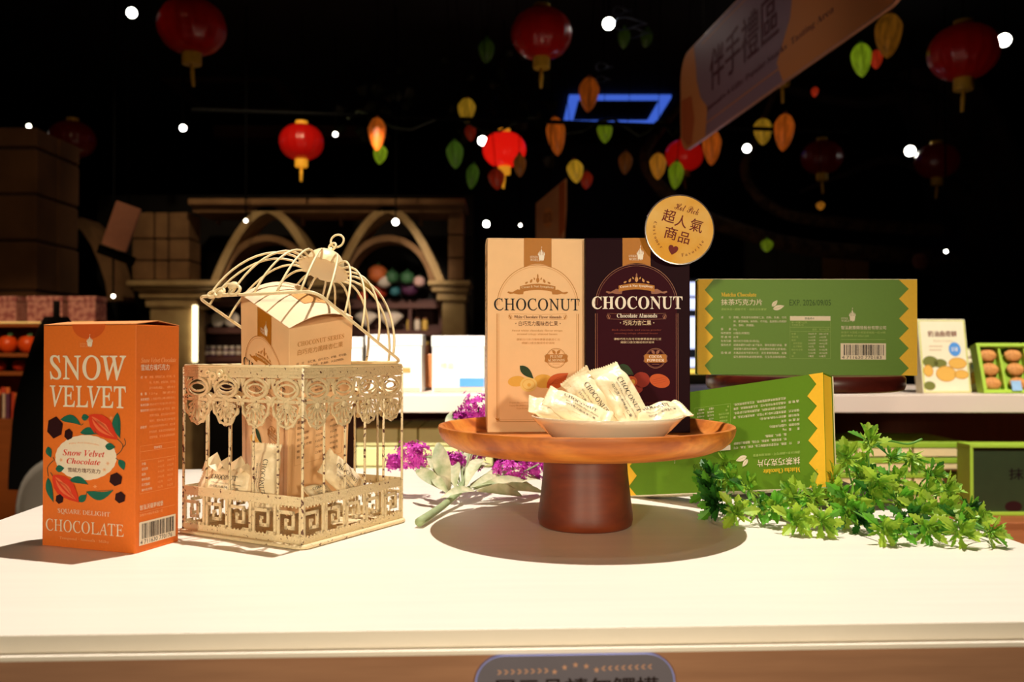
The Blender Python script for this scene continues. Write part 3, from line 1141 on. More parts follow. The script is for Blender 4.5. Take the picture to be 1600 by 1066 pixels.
def candy(label, c, xdir, ndir, seed, group, dark=False, scale=1.0, torn=False, front=True):
    X = Vector(xdir).normalized()
    Z = (Vector(ndir) - X * X.dot(Vector(ndir))).normalized()
    Y = Z.cross(X)
    M = Matrix((X, Y, Z)).transposed().to_4x4()
    M = Matrix.Translation(c) @ M @ Matrix.Scale(scale, 4)
    r = thing('wrapped_candy', label, 'candy', M=M, group=group)
    obj('wrapper', wrap_geo(seed), m_wrap, r, smooth=True, sharp=38)
    P = Print(lambda x, y: (x, y))
    P.text('CHOCONUT', -.0165, .0165, .0072, .0026, m_blackink, 'roman', 1, off=.004)
    P.text('White Chocolate Flavor Almonds', -.013, .020, -.0002, -.0016, m_blackink, 'roman', 1)
    P.text('白巧克力風味杏仁果', -.012, .018, -.0034, -.0058, m_blackink, 'cjkb', 1)
    P.line([(-.024, -.008), (0, -.0098), (.024, -.008)], .0003, m_golds, 1)
    P.build('lettering', r, lambda x, y, e: (x, y, wrap_h(x, y, seed) + wrap_c(x, y, seed) + .00045))
    if torn:
        g = Geo()
        for k, (x, y, a, hh, wd) in enumerate(((-.020, .012, .3, .017, .012), (-.004, .013, -.2, .013, .010), (.010, .012, .2, .016, .012), (.022, .012, -.4, .010, .010))):
            v = [(x - wd, y - .004, .001), (x + wd, y - .004, .002), (x + wd * .5, y + hh * .5, -.003), (x + a * .01, y + hh, .003 - .004 * (k % 2)), (x - wd * .6, y + hh * .45, .005), (x, y + .002, .007)]
            g.add((v, [(0, 5, 4), (5, 1, 2), (5, 2, 3), (5, 3, 4)]))
        obj('torn_flap', g, m_wrap, r)
    return r


dish = tag(obj('candy_dish', lathe([(.001, .0012), (.036, .0012), (.038, 0), (.0425, 0), (.0440, .0022), (.052, .0070), (.0610, .0150), (.0690, .0232), (.0712, .0258), (.0710, .0268),
                                    (.0695, .0270), (.066, .0240), (.058, .0165), (.048, .0095), (.038, .0058), (.001, .0050)], 72), m_china, smooth=True, sharp=60),
           'shallow white porcelain dish holding wrapped candies on the wooden stand', 'dish')
DX, DY = .0893, .8300
dish.location = (DX, DY, PLATE + .0002)
GD = 'wrapped candies in the white dish'


def two(pxa, pxb, Ya, Yb):
    a, b = at(*pxa, Ya), at(*pxb, Yb)
    return (a + b) / 2, b - a


for lab, a, b, Ya, Yb, nd, sd, scl in (
        ('cream wrapped candy lying lowest at left of dish behind another wrapper', (836, 634), (905, 652), .845, .85, (-.25, -.55, .8), 1, .92),
        ('cream wrapped candy at left of dish, black title slanting along it, zigzag end leftmost', (852, 618), (952, 664), .805, .80, (.22, -.66, .72), 2, 1.0),
        ('tall cream wrapped candy leaning in the dish middle with its crimped end up left', (896, 586), (958, 672), .838, .815, (-.30, -.9, .35), 3, 1.05),
        ('topmost broad cream wrapped candy whose zigzag end points up in dish centre', (945, 580), (1000, 668), .838, .815, (.35, -.86, .35), 4, 1.18),
        ('cream wrapped candy hanging over the right end of the dish', (985, 664), (1066, 638), .815, .835, (-.25, -.62, .75), 5, 1.0)):
    cpt, d = two(a, b, Ya, Yb)
    candy(lab, cpt, d, nd, sd, GD, scale=scl)

# ================================================================== BIRDCAGE


def chipmat(name, lo, hi, rust=(96, 50, 30)):
    m = mat(name, (226, 206, 162), .5, rgb2=rust, vscale=260, thr=(lo, hi), bump=.5, bscale=500)
    return m


m_cage = chipmat('cream_chipped_paint', .335, .36)
m_cageb = chipmat('heavily_chipped_paint', .42, .45, (84, 40, 26))
m_cagel = mat('cream_lid_paint', (240, 220, 172), .42, rgb2=(120, 70, 44), vscale=180, thr=(.28, .3))
hx, hy = .0770, .0742
CG = thing('birdcage', 'cream chipped-paint metal birdcage with open domed lid, holding a carton and candies', 'birdcage', (-.2181, .8905, TZ), R(-29.3))
# base tray
g = Geo()
g.add(prism([(x, y) for x, y in rrect(-hx - .0035, hx + .0035, -hy - .0035, hy + .0035, .008, 6)], 0, .0022))
g.v = [(x, z, y + .0018) for x, y, z in g.v]
g.f = [q[::-1] for q in g.f]
obj('base_plate', g, m_cage, CG, bevel=.0004)
obj('base_rim', tube([(x, y, .0022) for x, y in rrect(-hx - .0040, hx + .0040, -hy - .0040, hy + .0040, .010, 6)], .0020, 8, closed=True), m_cage, CG, smooth=True)

SIDES = [(RZ(0) @ T(0, -hy, 0), 2 * hx), (RZ(PI / 2) @ T(0, -hx, 0), 2 * hy), (RZ(PI) @ T(0, -hy, 0), 2 * hx), (RZ(-PI / 2) @ T(0, -hx, 0), 2 * hy)]
# in side space: x along the side (-w/2..w/2), y=0 the outer plane (-y outward), z up


def strip(x0, x1, z0, z1, t=.0009, y=0):
    return box(x0, x1, y - t / 2, y + t / 2, z0, z1)


def seg(a, b, w_, t=.0011, y=0):
    (x0, z0), (x1, z1) = a, b
    h = w_ / 2
    return box(min(x0, x1) - h, max(x0, x1) + h, y - t / 2, y + t / 2, min(z0, z1) - h, max(z0, z1) + h)


for M_, W_ in SIDES:
    g = Geo()
    # plain strips
    g.add(strip(-W_ / 2, W_ / 2, .0036, .0100)).add(strip(-W_ / 2, W_ / 2, .0375, .0462))
    n = 5
    u = W_ / n
    for k in range(n):
        x = -W_ / 2 + k * u
        q = u / 8
        z = lambda i: .0112 + i * .0050
        path = [(x + q * .5, z(0)), (x + q * .5, z(4)), (x + q * 5.2, z(4)), (x + q * 5.2, z(1.3)), (x + q * 2.9, z(1.3)), (x + q * 2.9, z(2.6))]
        for a, b in zip(path, path[1:]):
            g.add(seg(a, b, .0031))
        path = [(x + q * 7.4, z(5)), (x + q * 7.4, z(0)), (x + q * 5.2, z(0))]
        for a, b in zip(path, path[1:]):
            g.add(seg(a, b, .0031))
        g.add(seg((x + q * 5.2, z(0)), (x + q * 5.2, z(-.3)), .0024))
        g.add(seg((x + q * .5, z(4)), (x + q * .5, z(5.2)), .0024))
        g.add(seg((x + q * 2.9, z(2.6)), (x + q * 3.4, z(2.6)), .0024))
    p = obj('fretwork_panel', g, m_cage, CG, M=M_)
    g = Geo()
    for zz in (.0107, .0368):
        m_ = 34
        for k in range(m_):
            g.add(sphere(.00095, 5, 3), M=T(-W_ / 2 + (k + .5) * W_ / m_, -.0005, zz))
    bb = obj('bead_row', g, m_cage, CG, M=M_)
    bb['kind'] = 'stuff'
    # lace band below the top rim
    g = Geo()
    zt_ = .163
    g.add(strip(-W_ / 2, W_ / 2, zt_ - .0105, zt_, .0012))
    for k in range(3):
        g.add(box(-W_ / 2, W_ / 2, -.0012, .0002, zt_ - .003 * k - .0032, zt_ - .003 * k - .0018))
    g.add(strip(-W_ / 2, W_ / 2, zt_ - .0335, zt_ - .0305, .0016))
    n = 4
    u = W_ / n
    for k in range(n):
        x = -W_ / 2 + (k + .5) * u
        zc = zt_ - .0205
        g.add(ringprism(ell(x, zc, .0158, .0102, 26), ell(x, zc, .0128, .0076, 26), -.0012, .0008))
        lens = [(x + .0118 * math.cos(a), zc + .0052 * math.sin(a) * (1 - .25 * abs(math.cos(a)))) for a in [2 * PI * i / 22 for i in range(22)]]
        li = [(x + .0092 * math.cos(a), zc + .0034 * math.sin(a)) for a in [2 * PI * i / 22 for i in range(22)]]
        g.add(ringprism(lens, li, -.0008, .0006))
        for s in (-1, 1):      # spandrel leaves between the eyes
            g.add(prism([(x + s * u * .5, zc + .0095), (x + s * (u * .5 - .006), zc + .0092), (x + s * (u * .5 - .002), zc)], -.0006, .0006) if s > 0 else
                  prism([(x + s * (u * .5 - .002), zc), (x + s * (u * .5 - .006), zc + .0092), (x + s * u * .5, zc + .0095)], -.0006, .0006))
            g.add(prism(leafpoly(x + s * u * .5, zc - .0098, x + s * (u * .5 - .0075), zc - .0068, .0016), -.0007, .0006))
        # shell: fan of loops
        xs = x
        zs = zt_ - .0345
        for a, ln, wd in ((-PI / 2, .0200, .0030), (-PI / 2 - .42, .0180, .0028), (-PI / 2 + .42, .0180, .0028), (-PI / 2 - .85, .0150, .0026), (-PI / 2 + .85, .0150, .0026), (-PI / 2 - 1.25, .0125, .0020), (-PI / 2 + 1.25, .0125, .0020)):
            cx_, cz_ = xs + math.cos(a) * ln * .52, zs + math.sin(a) * ln * .52
            g.add(ringprism(ell(cx_, cz_, ln * .5, wd, 16, a), ell(cx_, cz_, ln * .36, wd * .45, 16, a), -.0007, .0007))
        ou = [(xs + (.0184 + .001 * math.cos(12 * a)) * math.cos(a), zs + .001 + (.0230 + .0008 * math.cos(12 * a)) * math.sin(a) * (1 if abs(math.cos(a)) < .5 else .9)) for a in [PI + PI * i / 28 for i in range(29)]]
        inn = [(xs + .0158 * math.cos(a), zs + .001 + .0205 * math.sin(a) * (1 if abs(math.cos(a)) < .5 else .9)) for a in [PI + PI * i / 28 for i in range(29)]]
        nn = 29
        v = [(a, -.0007, b) for a, b in ou] + [(a, -.0007, b) for a, b in inn] + [(a, .0007, b) for a, b in ou] + [(a, .0007, b) for a, b in inn]
        f = []
        for i in range(nn - 1):
            f += [(i, i + 1, nn + i + 1, nn + i), (2 * nn + i, 3 * nn + i, 3 * nn + i + 1, 2 * nn + i + 1), (i, 2 * nn + i, 2 * nn + i + 1, i + 1)]
        g.add((v, f))
        g.add(sphere(.0030, 8, 5, (1, .45, 1)), M=T(xs, -.0006, zs - .001))
        for s in (-1, 1):
            g.add(sphere(.0019, 7, 4, (1.3, .5, 1)), M=T(xs + s * .0165, -.0006, zs + .0002))
    obj('lace_band', g, m_cage, CG, M=M_, smooth=True, sharp=35)
    # bars
    for k in range(0, 5):
        x = -W_ / 2 + k * W_ / 5
        if k == 0:
            g = tube([(x, 0, .004), (x, 0, .162)], .00125, 8)
        else:
            g = tube([(x, .0012, .040), (x, .0012, .135)], .00120, 8)
        obj('bar', g, m_cageb if M_ in (SIDES[0][0], SIDES[1][0]) else m_cage, CG, M=M_, smooth=True)
obj('top_rim', tube([(x, y, .1632) for x, y in rrect(-hx, hx, -hy, hy, .003, 3)], .0013, 8, closed=True), m_cagel, CG, smooth=True)
# latch rosette on the front rim
g = Geo()
for x, z, r_ in ((-.006, -.002, .0050), (.0035, .001, .0042), (.011, -.003, .0036), (-.013, .001, .0028)):
    g.add(ringprism(ell(x, z, r_, r_ * .85, 16), ell(x, z, r_ * .42, r_ * .36, 16), -.003, .0))
g.add(sphere(.0024, 8, 5), M=T(.004, -.0035, -.001))
obj('latch_plate', g, m_cagel, CG, M=T(-.028, -hy - .0005, .1555), smooth=True, sharp=40)

# domed lid, hinged on the far side
THETA = R(26.5)
LID = obj('lid', tube([(x, y - hy, 0) for x, y in rrect(-hx - .0005, hx + .0005, -hy, hy, .011, 6)], .0016, 8, closed=True), m_cagel, CG,
          M=T(0, hy, .1655) @ RX(-THETA), smooth=True)
DH, DR = .0730, .0265
for side in range(4):
    for k in range(5):
        t = (k + .5) / 5 * 2 - 1
        if side == 0: bx_, by_ = t * hx * .96, -hy
        elif side == 1: bx_, by_ = hx, t * hy * .96
        elif side == 2: bx_, by_ = -t * hx * .96, hy
        else: bx_, by_ = -hx, -t * hy * .96
        a = PI / 2 * (side - 1) + t * R(40)
        ex, ey = DR * .92 * math.cos(a), DR * .92 * math.sin(a)
        P0, P1, P2, P3 = Vector((bx_, by_, 0)), Vector((bx_ * .97, by_ * .97, DH * .42)), Vector((bx_ * .66 + ex * .1, by_ * .66 + ey * .1, DH * 1.13)), Vector((ex, ey, DH - .001))
        pts = []
        for i in range(13):
            s = i / 12
            q = P0 * (1 - s) ** 3 + P1 * 3 * s * (1 - s) ** 2 + P2 * 3 * s * s * (1 - s) + P3 * s ** 3
            pts.append((q.x, q.y - hy, q.z))
        obj('lid_wire', tube(pts, .00125, 6), m_cagel, LID, smooth=True)
g = Geo()
g.add(lathe([(.001, DH - .0012), (DR, DH - .0012), (DR, DH), (.0205, DH + .0005), (.0202, DH + .006), (.0180, DH + .0125), (.0130, DH + .0180), (.0065, DH + .0208), (.001, DH + .0214)], 48,
            lambda a: 1 + .02 * math.cos(24 * a) * 1), M=T(0, -hy, 0))
obj('lid_cap', g, m_cagel, LID, smooth=True, sharp=40)
g = Geo()
g.add(tube([(0, -hy, DH + .020), (0, -hy, DH + .0265)], .0014, 8))
g.add(tube([(.0045 * math.cos(a), -hy + .001, DH + .0285 + .0045 * math.sin(a)) for a in [2 * PI * i / 20 for i in range(20)]], .0013, 7, closed=True))
obj('hanging_ring', g, m_cagel, LID, smooth=True)
g = Geo()
g.add(tube([(.001 + .0062 * math.cos(a), -hy + .004 + .003 * math.cos(a), DH + .0375 + .0078 * math.sin(a)) for a in [2 * PI * i / 24 for i in range(24)]], .0012, 7, closed=True))
obj('top_ring', g, m_cagel, LID, smooth=True)
# scroll ornament on the raised front edge of the lid
g = Geo()
for x, z, rx, rz_ in ((-.036, .006, .008, .006), (-.046, .003, .006, .0045), (-.026, .0045, .0065, .005), (-.056, .001, .0045, .003)):
    g.add(tube([(x + rx * math.cos(a), -2 * hy - .001, z + rz_ * math.sin(a)) for a in [2 * PI * i / 16 for i in range(16)]], .0017, 7, closed=True))
g.add(sphere(.0045, 10, 6, (1.5, .6, 1)), M=T(-.030, -2 * hy - .002, .0095))
g.add(sphere(.0030, 8, 5, (1.5, .6, 1)), M=T(-.043, -2 * hy - .002, .002))
obj('scroll_clasp', g, m_cagel, LID, smooth=True)

# carton standing askew in the cage
cw, cd, ch_ = .1038, .0692, .2077
M = T(-.29865, .97562, .9425 + .0015) @ Rm(R(-49.83), R(21.01), R(10.17)) @ T(cw / 2, 0, 0)
r = thing('chocolate_almond_carton', 'peach carton propped askew inside the birdcage, its top lifting the lid', 'box', M=M)
m_inflap = mat('peach_carton_in_cage', (240, 196, 156), .42, var=.02)
obj('carton', box(-cw / 2, cw / 2, 0, cd, 0, ch_), m_tan, r, bevel=.0007)
v, f = [], []
n = 14
for i in range(n + 1):
    yy = cd * i / n
    z = ch_ + .0002 + .0085 * math.sin(PI * i / n)
    for xx in (-cw / 2 + .0005, cw / 2):
        v += [(xx, yy, z), (xx, yy, z + .0006)]
for i in range(n):
    a = i * 4
    b = a + 4
    f += [(a + 1, a + 3, b + 3, b + 1), (a, b, b + 2, a + 2), (a, a + 1, b + 1, b), (a + 2, b + 2, b + 3, a + 3)]
obj('lid_flap', (v, f), m_tan_top, r)
P = Print(lambda x, y: ((x - 337.5) / 4510 * cw / .1062, (1017 - y) / 4510 * ch_ / .2107))
choco_front(P, 0, 0, 345, False)
P.build('front_print', r, lambda x, y, e: (x, -e, y))
P = Print(lambda x, y: (x / 1000 * 1.1 + .001, ch_ - y / 1000))
choco_side(P, cd, ch_)
P.build('side_print', r, lambda x, y, e: (cw / 2 + e, x, y))
P = Print(lambda x, y: (x / 1000, y / 1000))
for q_ in range(20):
    P.rect(-15 - q_ * .25, 15 + q_ * .25, 61 - q_ * 1.6, 61 - (q_ + 1) * 1.6, m_golds, 1)
P.text('2026.07.25', -11, 11, 52, 48, m_brown, 'sans', 3)
P.build('lid_print', r, lambda x, y, e: (x, y + .004, ch_ + .0009 + .0085 * math.sin(PI * (y + .004) / cd) + e))

GC = 'wrapped candies inside the birdcage'
zc_ = TZ + .004
cpt, d = two((316, 752), (392, 762), .862, .842)
candy('torn-open cream candy wrapper at the left inside the birdcage', cpt + Vector((0, 0, .001)), d, (-.45, -.85, .30), 11, GC, torn=True, scale=.98)
cpt, d = two((418, 700), (408, 790), .842, .836)
candy('upright cream wrapped candy in front of the carton foot inside the birdcage', cpt, d, (-.35, -.92, .15), 12, GC, scale=1.0)
cpt, d = two((478, 772), (520, 768), .835, .872)
candy('shaded cream wrapped candy lying low at the cage front corner', cpt, d, (.3, -.75, .6), 13, GC, scale=.62)
cpt, d = two((510, 722), (556, 766), .862, .893)
candy('cream wrapped candy leaning at the right side inside the birdcage', cpt, d, (.45, -.85, .3), 14, GC, scale=.92)

# ================================================================== PURPLE FLOWERS
m_stem = mat('sage_green_stem', (150, 168, 122), .6, var=.1, vscale=80)
m_silver = mat('silvery_leaf', (214, 208, 176), .6, rgb2=(150, 164, 120), vscale=60)
m_petal = mat('magenta_petal', (232, 76, 208), .55, rgb2=(200, 48, 180), vscale=120)
fl = thing('artificial_flower_spray', 'silvery-leaved artificial spray with magenta flower heads behind the cake stand', 'flower', on(655, 818, TZ))
FO = fl.location.copy()


def rel(p, o):
    return Vector(p) - o


base = on(655, 816, TZ + .006)
knot = at(722, 765, 1.02)
stem = smooth_path([base, at(690, 792, .955), knot], 6)
obj('stem', tube([rel(p, FO) for p in stem], [.0048 - .0016 * i / len(stem) for i in range(len(stem))], 10), m_stem, fl, smooth=True)
rnd = random.Random(5)


def floret(M, g, s):
    for k in range(5):
        a = 2 * PI * k / 5 + rnd.random() * .4
        c_, s_ = math.cos(a), math.sin(a)
        v = [(0, 0, 0), (c_ * .5 * s - s_ * .28 * s, s_ * .5 * s + c_ * .28 * s, .12 * s), (c_ * s, s_ * s, .32 * s), (c_ * .5 * s + s_ * .28 * s, s_ * .5 * s - c_ * .28 * s, .12 * s)]
        g.add((v, [(0, 3, 2, 1)]), M=M)


for (px, py, Y, sz, via) in ((648, 712, 1.08, .020, (690, 722)), (617, 722, 1.12, .010, (660, 730)), (748, 638, 1.11, .021, (735, 700)), (708, 722, 1.06, .013, (716, 745)), (735, 718, 1.10, .015, (728, 745)),
                             (795, 738, 1.06, .018, (760, 750)), (835, 730, 1.08, .016, (790, 750)), (770, 668, 1.14, .017, (745, 715)), (722, 655, 1.12, .010, (722, 715)), (862, 715, 1.08, .014, (800, 745))):
    c = at(px, py, Y)
    pth = smooth_path([knot, at(via[0], via[1], (Y + 1.02) / 2), c], 6)
    obj('flower_stem', tube([rel(p, FO) for p in pth], .0011, 6), m_stem, fl, smooth=True)
    g = Geo()
    for k in range(int(60 + sz * 5200)):
        d = Vector((rnd.gauss(0, 1), rnd.gauss(0, 1), rnd.gauss(0, 1))).normalized()
        p = c + d * sz * rnd.uniform(.55, 1.0) * (1.25 if abs(d.x) > .5 else .9)
        q = d.to_track_quat('Z', 'Y').to_matrix().to_4x4()
        floret(T(*rel(p, FO)) @ q, g, rnd.uniform(.0038, .0056))
    obj('flower_head', g, m_petal, fl)


def blade(p0, p1, wd, nrm, n=7):
    """folded lanceolate leaf"""
    p0, p1 = Vector(p0), Vector(p1)
    d = p1 - p0
    s = d.cross(Vector(nrm)).normalized()
    nn = s.cross(d).normalized()
    v, f = [], []
    for i in range(n + 1):
        t = i / n
        c = p0 + d * t + nn * d.length * .12 * math.sin(PI * t)
        h = wd * math.sin(PI * min(1, t * .93 + .05)) ** .7 * (.5 + .5 * min(1, t * 2.2))
        v += [tuple(c - s * h + nn * h * .35), tuple(c), tuple(c + s * h + nn * h * .35)]
    for i in range(n):
        a = i * 3
        f += [(a, a + 1, a + 4, a + 3), (a + 1, a + 2, a + 5, a + 4)]
    return v, f


for (ax, ay, aY, bx2, by2, bY, wd) in ((703, 768, 1.02, 684, 692, 1.05, .0105), (700, 770, 1.0, 650, 735, 1.04, .008), (712, 762, 1.02, 711, 722, 1.06, .009), (728, 760, 1.02, 756, 718, 1.08, .009),
                                     (735, 762, 1.02, 790, 752, 1.05, .008), (740, 765, 1.02, 832, 760, 1.05, .009), (735, 758, 1.04, 842, 735, 1.1, .008), (720, 756, 1.04, 768, 726, 1.1, .007),
                                     (714, 690, 1.1, 706, 643, 1.13, .010), (690, 778, .97, 742, 768, 1.0, .006), (705, 760, 1.03, 668, 712, 1.07, .007), (745, 768, 1.0, 815, 775, 1.02, .008),
                                     (722, 750, 1.05, 740, 700, 1.1, .007), (700, 772, .99, 676, 745, 1.02, .006), (760, 765, 1.02, 850, 770, 1.03, .006), (785, 765, 1.03, 845, 750, 1.08, .008)):
    a, b = at(ax, ay, aY), at(bx2, by2, bY)
    a.z = max(a.z, TZ + .003)
    b.z = max(b.z, TZ + .004)
    obj('leaf', blade(rel(a, FO), rel(b, FO), wd, (-.2, -.7, .6)), m_silver, fl, smooth=True)

# ================================================================== GREEN FOLIAGE


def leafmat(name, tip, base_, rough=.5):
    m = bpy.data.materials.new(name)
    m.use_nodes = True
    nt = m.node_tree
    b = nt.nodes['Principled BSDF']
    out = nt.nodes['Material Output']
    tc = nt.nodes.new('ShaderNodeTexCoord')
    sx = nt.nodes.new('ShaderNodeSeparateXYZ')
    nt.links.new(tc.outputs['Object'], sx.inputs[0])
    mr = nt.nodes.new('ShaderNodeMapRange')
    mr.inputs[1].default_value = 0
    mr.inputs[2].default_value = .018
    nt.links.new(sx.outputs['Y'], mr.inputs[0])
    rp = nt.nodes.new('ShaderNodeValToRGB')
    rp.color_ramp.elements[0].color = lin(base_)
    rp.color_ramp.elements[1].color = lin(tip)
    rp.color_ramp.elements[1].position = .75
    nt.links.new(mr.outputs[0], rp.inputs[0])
    nz = nt.nodes.new('ShaderNodeTexNoise')
    nz.inputs['Scale'].default_value = 300
    nt.links.new(tc.outputs['Object'], nz.inputs['Vector'])
    mx = nt.nodes.new('ShaderNodeMix')
    mx.data_type = 'RGBA'
    mx.blend_type = 'MULTIPLY'
    mx.inputs[0].default_value = .25
    nt.links.new(rp.outputs[0], mx.inputs[6])
    nt.links.new(nz.outputs[0], mx.inputs[7])
    nt.links.new(mx.outputs[2], b.inputs['Base Color'])
    b.inputs['Roughness'].default_value = rough
    tr = nt.nodes.new('ShaderNodeBsdfTranslucent')
    nt.links.new(mx.outputs[2], tr.inputs[0])
    ms = nt.nodes.new('ShaderNodeMixShader')
    ms.inputs[0].default_value = .4
    nt.links.new(b.outputs[0], ms.inputs[1])
    nt.links.new(tr.outputs[0], ms.inputs[2])
    nt.links.new(ms.outputs[0], out.inputs[0])
    return m


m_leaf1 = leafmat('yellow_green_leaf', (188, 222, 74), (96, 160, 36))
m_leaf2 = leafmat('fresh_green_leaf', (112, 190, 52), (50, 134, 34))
m_leaf3 = leafmat('deep_green_and_shade_leaf', (56, 128, 36), (30, 84, 24))  # deep green; on the left clusters it also paints the plate's shade
m_leafin = mat('pale_inner_leaf', (176, 208, 70), .5, rgb2=(104, 164, 44), vscale=90)
m_gstem = mat('green_stem', (92, 150, 50), .5, var=.1)
HALF = [(.0, .0), (.05, .10), (.09, .28), (.17, .42), (.30, .50), (.21, .58), (.34, .70), (.24, .76), (.30, .88), (.16, .90), (.12, 1.0), (.0, 1.08)]


def leaf_mesh(name, m, L, wk, curl):
    v, f = [], []
    n = len(HALF)
    for x, y in HALF:
        v.append((0, y * L, curl * L * y * y))
    for s in (-1, 1):
        for x, y in HALF:
            v.append((s * x * wk * L, y * L, curl * L * y * y + abs(x) * L * .35))
    for i in range(n - 1):
        f.append((i, n + i, n + i + 1, i + 1) if False else (i, i + 1, n + i + 1, n + i))
        f.append((i, 2 * n + i, 2 * n + i + 1, i + 1))
    me = bpy.data.meshes.new(name)
    me.from_pydata(v, [], f)
    me.materials.append(m)
    me.update()
    return me


LEAVES = [[leaf_mesh('leaf', m, .0195 * s, wk, cu) for s, wk, cu in ((1, .72, .2), (1.12, .60, -.05), (.9, .85, .35))] for m in (m_leaf1, m_leaf2, m_leaf3)]
fo = thing('artificial_foliage_spray', 'bright green artificial leafy spray lying along the right side of table', 'foliage', (.30, .86, TZ))
FG = Vector((.30, .86, TZ))
rnd = random.Random(21)
CL = [  # px, py, Y, tone, scale, facing (x,y,z)
    (1357, 690, .925, 0, 1.15, (0, -.5, .8)), (1322, 716, .925, 0, 1.2, (-.4, -.6, .6)), (1300, 748, .90, 0, 1.1, (-.6, -.6, .3)), (1345, 745, .93, 1, 1.0, (0, -.8, .4)),
    (1372, 752, .90, 0, 1.2, (.1, -.8, -.4)), (1425, 715, .93, 0, 1.05, (.2, -.5, -.7)), (1330, 785, .88, 0, 1.25, (-.2, -.8, -.2)), (1392, 716, .95, 1, .9, (.2, -.5, .7)),
    (1405, 785, .89, 1, 1.15, (.2, -.8, .3)), (1448, 768, .90, 0, 1.1, (.5, -.5, .6)), (1478, 768, .90, 0, 1.1, (.6, -.4, .5)), (1515, 795, .88, 2, .9, (.8, -.3, .4)),
    (1548, 842, .80, 0, 1.0, (.7, -.6, .2)), (1500, 838, .80, 0, 1.05, (.2, -.8, .4)), (1452, 832, .815, 0, 1.1, (0, -.9, .2)), (1382, 832, .81, 0, 1.0, (.1, -.8, .2)),
    (1240, 778, .90, 0, 1.15, (-.7, -.5, .5)), (1272, 776, .89, 0, 1.2, (.1, -.6, .7)), (1245, 812, .855, 0, 1.2, (-.2, -.8, .3)), (1285, 815, .845, 0, 1.15, (.2, -.8, .1)),
    (1420, 812, .855, 2, 1.0, (0, -.7, .4)), (1470, 798, .87, 0, 1.15, (.2, -.7, .5)), (1528, 815, .85, 0, 1.0, (.5, -.5, .5)), (1345, 812, .86, 2, .9, (-.2, -.8, .3)),
    (1112, 742, .965, 2, 1.1, (-.5, -.5, .5)), (1138, 722, .985, 0, 1.1, (-.1, -.5, .8)), (1120, 786, .925, 2, 1.2, (-.6, -.7, .2)), (1150, 800, .895, 0, 1.1, (0, -.7, .4)),
    (1172, 762, .95, 1, 1.0, (.3, -.6, .5)), (1185, 795, .905, 1, 1.0, (.4, -.6, .4)),
    (1312, 772, .89, 0, 1.0, (-.3, -.8, .3)), (1362, 772, .90, 1, 1.1, (.1, -.9, .1)), (1400, 752, .92, 0, 1.1, (.0, -.6, .6)), (1455, 742, .93, 1, 1.0, (.4, -.6, .4)), (1340, 728, .94, 0, 1.0, (.2, -.7, .6)),
    (1500, 815, .86, 1, 1.05, (.4, -.7, .3)), (1325, 802, .87, 1, 1.0, (-.1, -.9, .2)), (1438, 800, .87, 0, 1.1, (.1, -.8, .4)), (1405, 832, .815, 1, .95, (-.2, -.8, .3)), (1212, 792, .89, 1, 1.0, (-.4, -.7, .4)),
    (1110, 765, .95, 2, 1.15, (-.5, -.6, .3)), (1142, 748, .965, 1, 1.1, (.1, -.7, .5))]
spine = smooth_path([at(1125, 772, .955), at(1165, 782, .945), at(1215, 777, .935), at(1265, 790, .90), at(1320, 780, .905), at(1375, 776, .915), at(1430, 785, .905), at(1490, 800, .87), at(1540, 828, .825)], 6)
obj('stem', tube([rel(p, FG) for p in spine], .0014, 6), m_gstem, fo, smooth=True)
gp = [smooth_path([at(1320, 780, .905), at(1350, 740, .94), at(1357, 695, .925)], 5), smooth_path([at(1360, 700, .93), at(1385, 689, .93), at(1418, 694, .93), at(1441, 686, .93)], 5)]
for q in gp:
    obj('stem', tube([rel(p, FG) for p in q], .0012, 6), m_gstem, fo, smooth=True)
